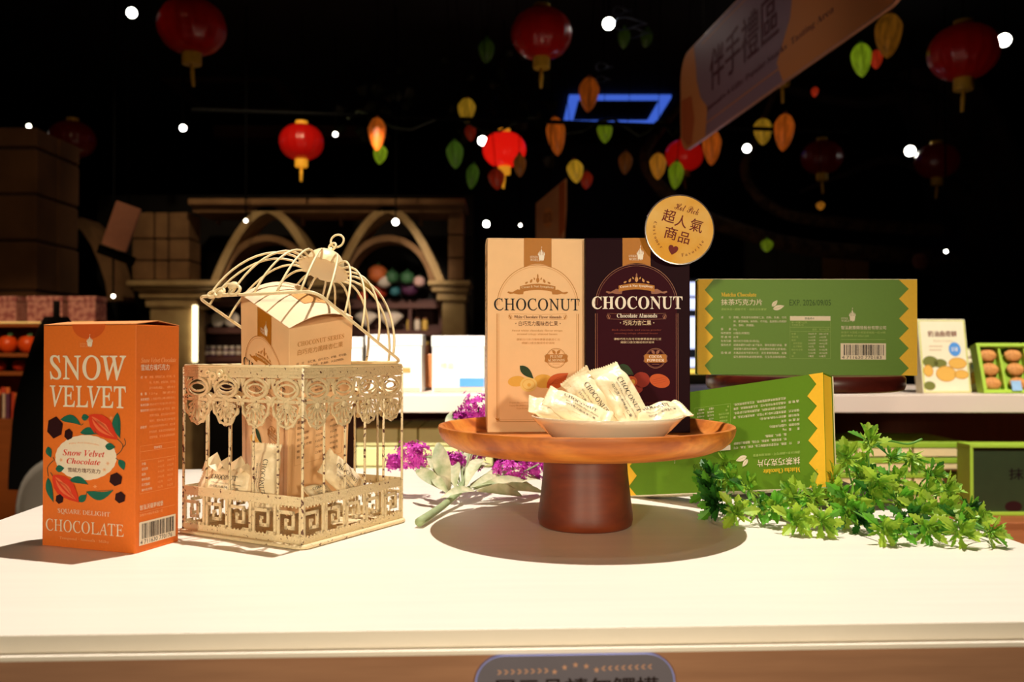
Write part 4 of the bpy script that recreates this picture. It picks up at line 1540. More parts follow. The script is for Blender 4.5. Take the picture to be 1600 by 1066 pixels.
for (px, py, Y, tone, s, fd) in CL:
    c = at(px, py, Y)
    c.z = max(c.z, TZ + .013)
    near = min(spine, key=lambda p: (p - c).length)
    mid = (near + c) / 2 + Vector((0, .006, .004))
    fdv = Vector(fd).normalized()
    Mc = T(*rel(c, FG)) @ fdv.to_track_quat('Z', 'Y').to_matrix().to_4x4()
    g = Geo()
    for k in range(26):       # small inner bracts
        a = rnd.random() * 2 * PI
        el = rnd.uniform(.2, 1.5)
        L = rnd.uniform(.006, .012) * s
        d = Vector((math.cos(a) * math.cos(el), math.sin(a) * math.cos(el), math.sin(el)))
        side = d.cross(Vector((0, 0, 1))).normalized() * L * .16
        o_ = Vector((rnd.uniform(-.006, .006), rnd.uniform(-.006, .006), rnd.uniform(-.004, 0)))
        g.add(([tuple(o_), tuple(o_ + d * L * .55 + side), tuple(o_ + d * L), tuple(o_ + d * L * .55 - side)], [(0, 1, 2, 3)]))
    for k in range(7):        # wispy greens around the stalk
        a = rnd.random() * 2 * PI
        d = Vector((math.cos(a), math.sin(a), rnd.uniform(-.8, .1))).normalized() * rnd.uniform(.012, .02) * s
        sd = d.cross(Vector((0, 0, 1))).normalized() * .0012
        g.add(([(0, 0, -.003), tuple(d * .6 + sd * 1.5), tuple(d), tuple(d * .6 - sd * 1.5)], [(0, 1, 2, 3)]))
    cl = obj('leaf_cluster', g, m_leafin if tone < 2 else m_leaf3, fo, M=Mc)
    obj('stalk', tube([rel(p, FG) for p in smooth_path([near, mid, c], 4)], .0009, 5), m_gstem, fo, smooth=True)
    g2 = Geo()
    for k in range(7):
        me_ = LEAVES[0 if tone < 2 else 2][k % 3]
        Ml = RZ(2 * PI * k / 7 + rnd.uniform(-.3, .3)) @ RX(rnd.uniform(.75, 1.25)) @ Matrix.Scale(s * rnd.uniform(.6, .85), 4)
        g2.add(([tuple(q.co) for q in me_.vertices], [tuple(q.vertices) for q in me_.polygons]), M=Ml)
    il = obj('inner_leaves', g2, m_leafin if tone < 2 else m_leaf3, cl)
    il['kind'] = 'stuff'
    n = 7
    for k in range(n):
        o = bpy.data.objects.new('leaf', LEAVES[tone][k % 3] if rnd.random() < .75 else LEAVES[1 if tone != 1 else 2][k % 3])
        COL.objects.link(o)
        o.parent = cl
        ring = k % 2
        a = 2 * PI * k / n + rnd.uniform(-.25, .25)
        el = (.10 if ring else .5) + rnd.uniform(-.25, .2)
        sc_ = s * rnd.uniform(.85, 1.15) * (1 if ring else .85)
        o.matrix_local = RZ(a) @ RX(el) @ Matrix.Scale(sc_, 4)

# ================================================================== BACKGROUND: counter and deck behind the table


ORD = ['leftmost', 'second from left', 'third from left', 'fourth from left', 'fifth from left', 'sixth from left', 'seventh from left', 'eighth from left', 'ninth from left', 'tenth from left', 'eleventh from left', 'twelfth from left']


def pbox(x0, y0, x1, y1, Y, dep):
    a, b = at(x0, y1, Y), at(x1, y0, Y)
    return box(a.x, b.x, Y, Y + dep, a.z, b.z)


def bevbox(name, g, m, parent=None, b=.003):
    return obj(name, g, m, parent, bevel=b)


m_counter = mat('pale_counter_laminate', (232, 214, 198), .45, var=.03, vscale=4)
m_cback = mat('brown_panel', (112, 64, 40), .6, var=.1, vscale=6, stretch=(8, 1, 1))
m_deck = mat('warm_brown_wood', (168, 96, 52), .5, rgb2=(150, 82, 42), vscale=5, stretch=(1, 9, 1))
zt1 = at(700, 617, 2.1).z
ct = thing('display_counter', 'pale counter running behind the table with lower wooden deck and brown back', 'counter', (.45, 2.1, 0))
O = Vector((.45, 2.1, 0))
xl, xr = -.62, 2.05


def cbox(x0, x1, y0, y1, z0, z1):
    return box(x0 - O.x, x1 - O.x, y0 - O.y, y1 - O.y, z0, z1)


obj('countertop', cbox(xl, xr, 2.1, 2.75, zt1 - .043, zt1), m_counter, ct, bevel=.002)
obj('back_panel', cbox(xl, xr, 2.60, 2.63, .70, zt1 - .044), m_cback, ct)
obj('deck', cbox(xl, xr, 1.95, 2.60, .665, .70), m_deck, ct, bevel=.002)
obj('plinth', cbox(xl + .03, xr - .03, 2.0, 2.6, 0, .664), m_cback, ct)
for x in (xl, .66, xr - .025):
    obj('side_panel', cbox(x, x + .025, 2.46, 2.6, .70, zt1 - .044), m_cback, ct)
lt = thing('low_wooden_table', 'low brown wooden table just past the left and right ends of the white table', 'table', (0, 1.68, 0))
obj('tabletop', box(-1.5, 1.5, -.26, .24, .655, .69), m_deck, lt, bevel=.002)
for x in (-1.4, 1.4):
    for y in (-.2, .18):
        obj('leg', box(x - .03, x + .03, y - .03, y + .03, 0, .655), m_cback, lt)

# white boxes and leaflets on the counter
m_wbox = mat('white_gift_box', (240, 236, 228), .5, var=.02)
m_beigeink = ink('beige_ink', (222, 196, 160))
m_blueink = ink('blue_ink', (86, 150, 220))
m_orink = ink('orange_print', (232, 150, 84))
for i, (x0, x1, y0, lab) in enumerate(((572, 659, 523, 'white gift box with beige print on the counter right of the birdcage'),
                                      (675, 757, 525, 'white gift box with a blue print edge on the counter beside tall cartons'),
                                      (498, 566, 527, 'white gift box on the counter seen through the birdcage lid'))):
    a, b = at(x0, 608, 2.22), at(x1, y0, 2.22)
    W_, H_ = b.x - a.x, b.z - zt1
    r = thing('gift_box', lab, 'box', ((a.x + b.x) / 2, 2.22, zt1 + .0005), 0)
    bevbox('body', box(-W_ / 2, W_ / 2, 0, .09, 0, H_ * .80), m_wbox, r, .002)
    bevbox('lid', box(-W_ / 2 - .002, W_ / 2 + .002, -.002, .092, H_ * .80, H_), m_wbox, r, .002)
    P = Print(lambda x, y: (x, y))
    P.rect(-W_ * .47, W_ * .47, 0.004, .012, m_beigeink)
    if i == 0:
        P.rect(W_ * .05, W_ * .3, .05, .062, m_orink)
        P.rect(-W_ * .4, -.01, .07, .074, m_beigeink)
    if i == 1:
        P.rect(W_ * .02, W_ * .49, .014, .036, m_blueink)
        P.text('禮盒', -.045, -.01, .075, .06, m_beigeink)
    P.build('printed_band', r, lambda x, y, e: (x, -.0022 - e, y))
m_orbox = mat('orange_brown_box', (206, 128, 72), .5)
bevbox('gift_box', pbox(655, 553, 680, 606, 2.34, .1), m_orbox)
tag(bpy.data.objects['gift_box.003'] if 'gift_box.003' in bpy.data.objects else COL.objects[-1], 'narrow orange-brown box standing between two white boxes on the counter', 'box')

# pale green boxes on the deck under the counter
m_paleg1 = mat('pale_green_box', (222, 218, 150), .55, var=.03)
m_greenlid = mat('lime_box_lid', (150, 186, 52), .5, var=.05)
m_creambox = mat('cream_box_side', (236, 214, 160), .5, var=.03)
m_darkg = mat('dark_green_box', (44, 58, 30), .5, var=.08)
m_limeframe = mat('lime_box_frame', (170, 206, 64), .5, var=.03)
k = 0
for row, (ya, yb) in enumerate(((670, 697), (699, 729), (731, 760))):
    for x0, x1 in ((556, 622), (624, 652), (654, 716), (718, 770)):
        o = bevbox('stacked_gift_box', pbox(x0, ya, x1, yb, 2.17 + .004 * (k % 2), .26), m_paleg1, None, .003)
        tag(o, ('top', 'middle', 'lowest')[row] + ' pale yellow-green box in the ' + {556: 'stack seen through the birdcage bars', 624: 'narrow stack just right of the birdcage', 654: 'stack left of the cake stand rim', 718: 'stack behind the purple flowers'}[x0] + ' under the counter', 'box', 'pale green boxes under the counter')
        k += 1
k = 0
for x0, x1 in ((1300, 1352), (1340, 1425), (1428, 1514)):
    if x0 == 1300:
        x0, x1 = 1262, 1336
    for j, (ya, yb) in enumerate(((691, 714), (716, 737), (739, 760), (762, 792))):
        r = thing('cookie_gift_box', ('top', 'second', 'third', 'lowest')[j] + ' lime-lidded cream box in the ' + {1262: 'stack hidden behind the green carton', 1340: 'middle stack above the foliage', 1428: 'stack beside the dark green framed box'}[x0] + ' under the counter', 'box', group='lime lidded boxes under the counter')
        c0 = at((x0 + x1) / 2, yb, 2.14)
        r.location = c0
        a, b = at(x0, yb, 2.14), at(x1, ya, 2.14)
        w_, h_ = (b.x - a.x), (b.z - a.z)
        off_ = .004 * ((j + k) % 2)
        bevbox('body', box(-w_ / 2, w_ / 2, off_, .24, 0, h_ * .6), m_creambox, r, .002)
        bevbox('lid', box(-w_ / 2 - .002, w_ / 2 + .002, off_ - .002, .242, h_ * .6, h_), m_greenlid, r, .002)
        k += 1
# dark green box with lime frame
a, b = at(1516, 792, 2.03), at(1690, 695, 2.03)
r = thing('framed_gift_box', 'dark green box front with bright lime frame under the counter, far right', 'box', (a.x, 2.03, .7005))
w_, h_ = b.x - a.x, b.z - .70
fr = .008
obj('frame', Geo().add(box(0, w_, 0, .06, 0, fr)).add(box(0, w_, 0, .06, h_ - fr, h_)).add(box(0, fr, 0, .06, fr, h_ - fr)).add(box(w_ - fr, w_, 0, .06, fr, h_ - fr)), m_limeframe, r, bevel=.001)
obj('panel', box(fr, w_ - fr, .006, .055, fr, h_ - fr), m_darkg, r)
P = Print(lambda x, y: (x, y))
P.text('抹茶曲奇', w_ * .36, w_ * .9, h_ * .66, h_ * .50, m_blackink, 'cjkb', off=.02)
for q in range(3):
    P.poly(ell(w_ * (.4 + .22 * q), h_ * .12, .02, .013, 16), m_hex, 1)
P.build('front_print', r, lambda x, y, e: (x, .006 - e, y))

# standing cookie packets and tray box on the counter
m_pack = mat('cream_cookie_pack', (240, 230, 196), .45, var=.02)
m_packedge = ink('pale_lime_ink', (206, 208, 110))
m_mleaf = ink('matcha_leaf_ink', (120, 122, 60))
m_cookie = ink('cookie_ink', (228, 176, 84))
m_cookied = ink('cookie_outline_ink', (200, 140, 58))  # darker printed outline round each cookie


def pack(name, label, x0, x1, y0, Y, yaw, lean, dep=.035):
    a, b = at(x0, 606, Y), at(x1, y0, Y)
    w_, h_ = (b.x - a.x), (b.z - zt1)
    r = thing(name, label, 'box', M=T(a.x, Y, zt1 + .0006) @ RZ(yaw) @ RX(-lean))
    bevbox('packet', box(0, w_, 0, dep, 0, h_), m_pack, r, .002)
    P = Print(lambda x, y: (x * w_, (1 - y) * h_))
    P.line([(.03, .02), (.97, .02), (.97, .98), (.03, .98)], .004, m_packedge, 1, True)
    P.text('奶油曲奇餅', .2, .8, .16, .24, m_redink, 'cjkb', off=.03)
    P.text('Butter Cookies', .3, .7, .28, .31, m_beigeink, 'bold')
    P.rect(.2, .48, .36, .38, m_beigeink)
    P.rect(.2, .45, .41, .43, m_beigeink)
    P.poly(ell(.73, .41, .125, .095, 24), m_blueink, 2)
    P.text('奶素', .66, .8, .38, .44, m_white, lay=3)
    for x, y, rx, ry, m_, l in ((.2, .58, .16, .08, m_mleaf, 2), (.4, .6, .14, .06, m_mleaf, 2), (.14, .9, .12, .06, m_mleaf, 2), (.14, .7, .10, .08, m_cookie, 3), (.76, .6, .19, .075, m_cookie, 3),
                                (.5, .74, .21, .105, m_cookie, 4), (.82, .75, .15, .06, m_cookie, 3)):
        P.poly(ell(x, y, rx, ry, 20), m_, l)
        if m_ is m_cookie:
            P.line(ell(x, y, rx * .97, ry * .97, 20), .0015, m_cookied, l + 1, True)
    P.build('front_print', r, lambda x, y, e: (x, -e, y))
    return r


pack('cookie_packet', 'cream cookie packet with blue badge and cookies standing on the counter', 1443, 1521, 497, 2.16, R(4), R(9))
pack('cookie_packet', 'second cookie packet half hidden behind the cream packet and tray box', 1482, 1540, 545, 2.26, R(-8), R(6))
# open tray box seen at an angle
a = at(1545, 601, 2.14)
r = thing('cookie_tray_box', 'lime green framed tray box showing golden cookies on the counter right edge', 'box', M=T(a.x, 2.16, zt1 + .0015) @ RZ(R(3)) @ RX(-R(16)))
tw_, th_ = .262, .128
g = Geo()
for q in (box(0, tw_, 0, .03, 0, .009), box(0, tw_, 0, .03, th_ - .009, th_), box(0, .009, 0, .03, .009, th_ - .009), box(tw_ - .009, tw_, 0, .03, .009, th_ - .009)):
    g.add(q)
shear = Matrix(((1, 0, -.28, 0), (0, 1, 0, 0), (0, 0, 1, 0), (0, 0, 0, 1)))
obj('frame', g, m_limeframe, r, M=None, bevel=.001)
for xd in (.058, .124, .190):
    obj('divider', box(xd, xd + .005, .006, .0235, .009, th_ - .009), m_limeframe, r)
obj('tray', box(.009, tw_ - .009, .024, .03, .009, th_ - .009), m_greenlid, r)
m_cook = mat('baked_cookie', (224, 158, 86), .7, rgb2=(196, 124, 58), vscale=120, bump=.6, bscale=300)
for ix in range(4):
    for iz in range(3):
        obj('cookie', sphere(.0235, 14, 6, (1, .42, .72)), m_cook, r, M=T(.034 + ix * .0655, .016, .0275 + iz * .0365), smooth=True)
obj('price_tag', box(.07, .095, -.004, -.002, .005, .03), mat('pale_blue_tag', (150, 190, 226), .5), r)

# ================================================================== BACKGROUND: stone arcade with shelves
m_stone = mat('warm_sandstone', (150, 112, 74), .85, rgb2=(122, 88, 56), vscale=5, bump=.6, bscale=30)
m_stonel = mat('pale_sandstone', (198, 168, 118), .8, rgb2=(170, 138, 92), vscale=6, bump=.5, bscale=40)
m_dwood = mat('dark_shelf_wood', (84, 38, 26), .6, var=.15, vscale=6, stretch=(1, 1, 8))
FY = 6.5
ar = thing('stone_arcade', 'dim sandstone arcade with two pointed arches and carved capitals at the back', 'arcade', (at(510, 600, FY).x, FY, 0))
AO = Vector(ar.location)


def fb(x0, y0, x1, y1, Y=FY, dep=.3, z0=None):
    a, b = at(x0, y1, Y), at(x1, y0, Y)
    return box(a.x - AO.x, b.x - AO.x, Y - AO.y, Y + dep - AO.y, a.z if z0 is None else z0, b.z)


obj('cornice', Geo().add(fb(293, 310, 727, 320, FY - .12, .5)).add(fb(300, 320, 722, 332, FY - .05, .4)), m_stone, ar, bevel=.01)
obj('stone_pier', fb(232, 480, 300, 600, FY, .3, 0), m_stonel, ar, bevel=.02)
obj('stone_pier', fb(690, 470, 727, 600, FY, .3, 0), m_stonel, ar, bevel=.02)
obj('stone_pier', fb(500, 468, 520, 600, FY, .3, 0), m_stone, ar, bevel=.02)
for lst in (((196, 438, 345, 447, .14), (206, 447, 338, 454, .10), (216, 454, 322, 466, .06), (226, 466, 308, 480, .03)),
            ((668, 438, 735, 446, .12), (674, 446, 732, 456, .08), (682, 456, 729, 470, .04)), ((480, 440, 545, 448, .12), (486, 448, 538, 458, .08), (494, 458, 528, 468, .04))):
    g = Geo()
    for x0, y0, x1, y1, p in lst:
        g.add(fb(x0, y0, x1, y1, FY - p, .3 + p))
    obj('capital', g, m_stonel, ar, bevel=.012)
# upper wall panels between the arches (vertical blocks with joints)
for x0, x1 in ((206, 240), (242, 262), (264, 296)):
    for y0, y1 in ((332, 372), (374, 406), (408, 437)):
        obj('stone_block', fb(x0, y0, x1 - 1, y1, FY + .05, .25), m_stone, ar, bevel=.008)
for x0, x1 in ((700, 724),):
    for y0, y1 in ((332, 366), (368, 402), (404, 437)):
        obj('stone_block', fb(x0, y0, x1, y1, FY + .02, .25), m_stone, ar, bevel=.008)
obj('mullion', Geo().add(fb(338, 332, 342, 350, FY + .2, .05)).add(fb(470, 332, 474, 352, FY + .2, .05)).add(fb(530, 332, 534, 352, FY + .2, .05)).add(fb(655, 332, 659, 352, FY + .2, .05)), m_stone, ar)


def archpath(cx, y_ap, y_sp, hw, pointed, n=14):
    pts = []
    for i in range(n + 1):
        t = i / n
        if pointed:
            x = -hw + hw * t
            y = y_sp - (y_sp - y_ap) * math.sin(PI / 2 * t ** .85) * (.86 + .14 * t)
        else:
            a = PI - PI / 2 * t
            x = hw * math.cos(a)
            y = y_sp - (y_sp - y_ap) * math.sin(a)
        pts.append((cx + x, y))
    pts += [(2 * cx - x, y) for x, y in pts[-2::-1]]
    return pts


def arch(name, pts, wid, Y, dep, m):
    P_ = [at(x, y, Y) for x, y in pts]
    g = Geo()
    n = len(P_)
    v, f = [], []
    for i in range(n):
        d = (P_[min(i + 1, n - 1)] - P_[max(i - 1, 0)]).normalized()
        nn = Vector((d.z, 0, -d.x)) * wid / 2
        for s, y in ((1, Y), (-1, Y), (-1, Y + dep), (1, Y + dep)):
            p = P_[i] + nn * s
            v.append((p.x - AO.x, y - AO.y, p.z))
    for i in range(n - 1):
        for q in range(4):
            p = (q + 1) % 4
            f.append((i * 4 + q, i * 4 + p, i * 4 + 4 + p, i * 4 + 4 + q))
    f += [(0, 1, 2, 3), tuple((n - 1) * 4 + q for q in (3, 2, 1, 0))]
    return obj(name, (v, f), m, ar)


for cx in (417, 606):
    arch('pointed_arch', archpath(cx, 326, 452, 86, True), .055, FY - .05, .3, m_stonel)
    arch('inner_arch', archpath(cx, 372, 452, 70, False), .045, FY, .25, m_stone)
# half arch at the left between column and pier
arch('inner_arch', [(120, 345), (135, 358), (150, 382), (162, 410), (172, 440), (176, 470)], .07, FY - .1, .3, m_stone)
obj('back_panel', fb(150, 305, 740, 700, FY + .75, .05, 0), m_wall, ar)

# shelving inside the arches
sh = thing('dark_wooden_shelving', 'dark wooden shelving standing inside the two stone arches', 'shelf', (at(510, 600, FY + .45).x, FY + .45, 0))
SO = Vector(sh.location)


def sbx(x0, y0, x1, y1, Y, dep):
    a, b = at(x0, y1, Y), at(x1, y0, Y)
    return box(a.x - SO.x, b.x - SO.x, Y - SO.y, Y + dep - SO.y, a.z, b.z)


SY = FY + .4
shelfz = {}
for nm, x0, x1, y in (('a', 302, 492, 512), ('b', 302, 492, 557), ('c', 530, 690, 473), ('d', 530, 690, 516), ('e', 530, 690, 560), ('f', 302, 492, 470)):
    obj('shelf_board', sbx(x0, y, x1, y + 9, SY, .32), m_dwood, sh, bevel=.003)
    shelfz[nm] = at(400, y, SY).z
for x in (302, 396, 488, 530, 638, 686):
    obj('upright', sbx(x, 470, x + 5, 640, SY + .01, .30), m_dwood, sh)
obj('back_board', sbx(300, 468, 692, 640, SY + .33, .02), m_dwood, sh)
# light tube on the pier
m_tube = mat('warm_white_light_tube', (255, 246, 220), .4, emit=(255, 238, 190), estr=3.2)
tag(obj('light_tube', pbox(300, 477, 307, 566, FY - .04, .03), m_tube, bevel=.004), 'vertical glowing white light tube on the stone pier behind birdcage', 'lamp')


def pm(name, c):
    return mat(name, c, .6, var=.08)


pc_ = dict(white=pm('white_ceramic', (226, 208, 190)), red=pm('red_plush', (206, 70, 40)), orange=pm('orange_plush', (232, 120, 60)), green=pm('green_plush', (70, 120, 76)), teal=pm('teal_plush', (60, 130, 140)),
           purple=pm('purple_plush', (96, 48, 84)), yellow=pm('yellow_plush', (222, 180, 84)), pink=pm('pale_pink_plush', (236, 190, 180)), brown=pm('brown_plush', (120, 70, 44)))
for x, y, sz, cname, lab in ((572, 446, 11, 'yellow', 'yellow round plush fruit at left end of the plush shelf'), (590, 428, 16, 'orange', 'large orange plush fruit on top shelf under right arch'),
                             (600, 440, 12, 'white', 'white plush ball between the orange and green plush fruits'), (612, 433, 12, 'green', 'green plush fruit near the middle of plush shelf'),
                             (592, 456, 13, 'red', 'red plush fruit in front of the orange one'), (617, 455, 9, 'teal', 'small teal plush toy right of red plush fruit'), (636, 434, 12, 'green', 'green plush leaf ball at right of plush shelf'),
                             (640, 450, 15, 'purple', 'dark purple plush grape bunch on the plush shelf'), (655, 440, 10, 'pink', 'pale pink plush ball at right end of plush shelf'), (566, 463, 8, 'red', 'small red plush fruit low at the left end of plush shelf')):
    r_ = sz * .98 / FPX * SY
    c = at(x, y, SY + .06 + .12 * (sz % 2))
    rr = thing('plush_fruit', lab, 'plush toy', c)
    obj('body', lathe([(max(1e-6, r_ * math.sin(PI * i / 10) * (1 - .12 * (abs(i - 5) < 1))), -r_ * .9 * math.cos(PI * i / 10)) for i in range(11)], 18, lambda a: 1 + .06 * math.cos(6 * a)), pc_[cname], rr, smooth=True)
    obj('stem', tube([(0, 0, r_ * .8), (r_ * .12, 0, r_ * 1.15)], r_ * .09, 6), pc_['green'], rr)
for x, w_, lab in ((572, 15, 'left diamond-shaped white cushion on the shelf below the plush toys'), (610, 17, 'right diamond-shaped white cushion on the shelf below the plush toys')):
    c = at(x, 494, SY + .1)
    rr = thing('white_cushion', lab, 'cushion', M=T(*c) @ RY(R(45)))
    s_ = w_ * 1.02 / FPX * SY / 1.2
    v, f = [], []
    n = 8
    for sd in (-1, 1):
        for i in range(n + 1):
            for j in range(n + 1):
                u_, w2 = i / n * 2 - 1, j / n * 2 - 1
                v.append((u_ * s_, sd * .35 * s_ * (max(0, (1 - u_ ** 4) * (1 - w2 ** 4))) ** .6, w2 * s_))
    N = (n + 1) ** 2
    for i in range(n):
        for j in range(n):
            q = i * (n + 1) + j
            f.append((q, q + n + 1, q + n + 2, q + 1))
            f.append((N + q, N + q + 1, N + q + n + 2, N + q + n + 1))
    obj('cover', (v, f), pc_['white'], rr, smooth=True)
    obj('printed_pattern', sphere(s_ * .3, 10, 5, (1, .3, 1)), pc_['pink'], rr, M=T(0, -.3 * s_, 0), smooth=True)
for i, x in enumerate((318, 340, 362, 640, 652, 664)):
    zz = 'a' if x < 500 else 'd'
    c = at(x, 512 if x < 500 else 516, SY + .08)
    c.z = shelfz[zz] + .0006
    g_ = 'round white plates on the left arch shelf' if x < 500 else 'small jars at right of the cushions'
    if x < 500:
        r = thing('display_plate', ORD[i] + ' round white plate on the left arch shelf behind the birdcage', 'plate', c, 0, g_)
        obj('plate', lathe([(.001, -.01), (.05, -.01), (.062, 0), (.05, .006), (.001, .006)], 20), pc_['white'], r, M=T(0, 0, .066) @ RX(R(80)), smooth=True)
        obj('stand', box(-.03, .03, -.02, .03, 0, .008), m_dwood, r)
    else:
        r = thing('glass_jar', ORD[i - 3] + ' small jar on the shelf right of the white cushions', 'jar', c, 0, g_)
        obj('jar', lathe([(.001, 0), (.022, 0), (.024, .01), (.024, .07), (.016, .085), (.001, .085)], 14), pc_['yellow'] if x != 652 else pc_['white'], r, smooth=True)
        obj('lid', lathe([(.001, .085), (.018, .085), (.018, .1), (.001, .1)], 14), pc_['brown'], r)
for row, (yb, zz) in enumerate(((556, 'b'),)):
    for i in range(9):
        x = 313 + i * 10
        c = at(x, yb, SY + .05 + .03 * (i % 2))
        c.z = shelfz[zz] + .0006
        r = thing('preserve_jar', ORD[i] + ' white-lidded dark jar in the row on the lower left arch shelf', 'jar', c, 0, 'jars on the lower left arch shelf')
        obj('jar', lathe([(.001, 0), (.019, 0), (.021, .008), (.021, .05), (.015, .06), (.001, .06)], 12), pc_['purple'] if i % 3 else pc_['brown'], r, smooth=True)
        obj('lid', lathe([(.001, .06), (.019, .06), (.019, .082), (.001, .082)], 12), pc_['white'], r)
        obj('paper_label', lathe([(.0216, .015), (.0216, .042)], 12), pc_['white'], r)
for i in range(6):
    x = 545 + i * 24
    c = at(x, 560, SY + .08)
    c.z = shelfz['e'] + .0006
    r = thing('preserve_jar', ORD[i] + ' brown jar on the lowest shelf behind the white counter boxes', 'jar', c, 0, 'jars on the lowest right arch shelf')
    obj('jar', lathe([(.001, 0), (.03, 0), (.032, .01), (.032, .09), (.02, .11), (.001, .11)], 12), pc_['brown'], r, smooth=True)
    obj('lid', lathe([(.001, .11), (.026, .11), (.026, .13), (.001, .13)], 12), pc_['yellow'], r)

# ================================================================== BACKGROUND: stone column and the left shelf
m_darkstone = mat('dim_brown_stone', (104, 70, 40), .9, rgb2=(86, 56, 30), vscale=4, bump=.7, bscale=22)
m_mortar = mat('dark_mortar', (60, 40, 24), .9)
CYY = 4.9
sc_c = thing('stone_column', 'thick dark stone block column at the left edge of the room', 'column', (at(40, 600, CYY).x, CYY, 0))
CO = Vector(sc_c.location)
xR = at(126, 400, CYY + .5).x - CO.x
xL = xR - 1.15
ztop = at(60, 197, CYY).z
obj('core', box(xL + .02, xR - .02, .02, .48, 0, ztop - .03), m_mortar, sc_c)
zc2 = 0
rowi = 0
hts = [.30, .30, .30, .30, .22, .28, .26, .26, .26]
while zc2 < ztop - .02 and rowi < 12:
    hgt = min(hts[rowi % len(hts)], ztop - zc2)
    cuts = [xL, xL + .42, xL + .84, xR] if rowi % 2 == 0 else [xL, xL + .22, xL + .63, xR]
    for a_, b_ in zip(cuts, cuts[1:]):
        obj('stone_block', box(a_ + .006, b_ - .006, random.uniform(0, .012), .235, zc2 + .006, zc2 + hgt - .006), m_darkstone, sc_c, bevel=.012)
    for a_, b_ in ((.245, .49),):
        obj('stone_block', box(xR - .42, xR - random.uniform(0, .01), a_, b_, zc2 + .006, zc2 + hgt - .006), m_darkstone, sc_c, bevel=.012)
    zc2 += hgt
    rowi += 1

m_lwood = mat('orange_brown_wood', (150, 82, 36), .5, var=.12, vscale=5, stretch=(1, 1, 9))
LY = 4.15
ls = thing('merchandise_shelf', 'wooden merchandise shelf at left holding floral boxes and orange fruit', 'shelf', (at(60, 600, LY).x, LY, 0))
LO = Vector(ls.location)


def lbx(x0, y0, x1, y1, Y=LY, dep=.35, z0=None):
    a, b = at(x0, y1, Y), at(x1, y0, Y)
    return box(a.x - LO.x, b.x - LO.x, Y - LO.y, Y + dep - LO.y, a.z if z0 is None else z0, b.z)


LS = {}
for nm, y in (('a', 505), ('b', 552), ('c', 581), ('d', 655)):
    obj('shelf_board', lbx(-70, y, 150, y + 6), m_lwood, ls, bevel=.002)
    LS[nm] = at(0, y, LY).z
obj('base_cabinet', lbx(-70, 661, 150, 700, LY, .35, 0), m_lwood, ls, bevel=.004)
obj('back_board', lbx(-70, 500, 150, 660, LY + .33, .02), m_lwood, ls)
for x in (-70, 146):
    obj('side_board', lbx(x, 500, x + 4, 660), m_lwood, ls)
m_strip = mat('warm_shelf_light', (255, 226, 150), .4, emit=(255, 206, 120), estr=.5)
obj('light_strip', lbx(-66, 503, 146, 505, LY - .006, .012), m_strip, ls)
m_floral = mat('pink_floral_card', (196, 140, 130), .6, rgb2=(150, 84, 84), vscale=40, thr=(.42, .55))
for x0, x1, lab in ((-30, 25, 'pink floral box cut by the left frame edge on merchandise shelf'), (42, 97, 'pink floral box in the middle of three on merchandise shelf'),
                    (106, 149, 'pink floral box just above the orange carton, rightmost of three')):
    a, b = at(x0, 501, LY + .05), at(x1, 463, LY + .05)
    r = thing('floral_box', lab, 'box', ((a.x + b.x) / 2, LY + .05, LS['a'] + .0006))
    w_, h_ = (b.x - a.x), b.z - LS['a']
    bevbox('body', box(-w_ / 2, w_ / 2, 0, .12, 0, h_ * .8), m_floral, r)
    bevbox('lid', box(-w_ / 2 - .003, w_ / 2 + .003, -.003, .123, h_ * .8, h_), m_floral, r)
m_tang = mat('glossy_orange_fruit', (232, 84, 26), .35, var=.08)
m_tangd = mat('red_orange_fruit', (170, 44, 22), .45, var=.08)
for zz, yb, m_, dd, xs_ in (('b', 552, m_tang, .06, (-24, 12, 43, 75)), ('c', 581, m_tangd, .10, (-36, 0, 30, 58))):
    for x in xs_:
        r_ = 14.5 / FPX * LY if zz == 'b' else 10.0 / FPX * LY
        c = at(x, yb, LY + dd)
        c.z = LS[zz] + .0006
        r = thing('toy_tangerine', ORD[xs_.index(x)] + (' bright orange fruit ornament on the upper fruit shelf at far left' if zz == 'b' else ' dark red-orange fruit ornament on the lower fruit shelf at far left'), 'ornament', c, 0,
                  'orange fruits on the upper fruit shelf' if zz == 'b' else 'red fruits on the lower fruit shelf')
        obj('fruit', lathe([(max(1e-6, r_ * math.sin(PI * i / 12)), r_ - r_ * math.cos(PI * i / 12) - (0 if i < 10 else .006 * (i - 9) / 3)) for i in range(13)], 18), m_, r, smooth=True)
        obj('leaf', prism(leafpoly(0, 0, .03, .01, .008), -.001, .001), pc_['green'], r, M=T(0, -r_ * .2, 2 * r_ - .006))
rn = random.Random(3)
for i in range(12):
    x = -16 + i * 7.0
    c = at(x, 655, LY + .03 + .05 * (i % 2))
    c.z = LS['d'] + .0006
    h_ = rn.uniform(.12, .165)
    cn = ['red', 'orange', 'brown', 'white', 'purple'][i % 5]
    nm_ = {'red': 'red', 'orange': 'orange', 'brown': 'brown', 'white': 'white', 'purple': 'dark purple'}[cn]
    r = thing('gift_tube', ORD[i] + ' slim tube in the shelf row behind the orange carton, ' + nm_ + ' bodied', 'tube', c, 0, nm_ + ' gift tubes on the lowest left shelf')
    obj('tube', lathe([(.001, 0), (.0098, 0), (.0098, h_ * .8), (.001, h_ * .8)], 10), pc_[cn], r, smooth=True, sharp=40)
    obj('cap', lathe([(.001, h_ * .8), (.0102, h_ * .8), (.0102, h_), (.001, h_)], 10), pc_['red'] if i % 2 else pc_['orange'], r, smooth=True, sharp=40)

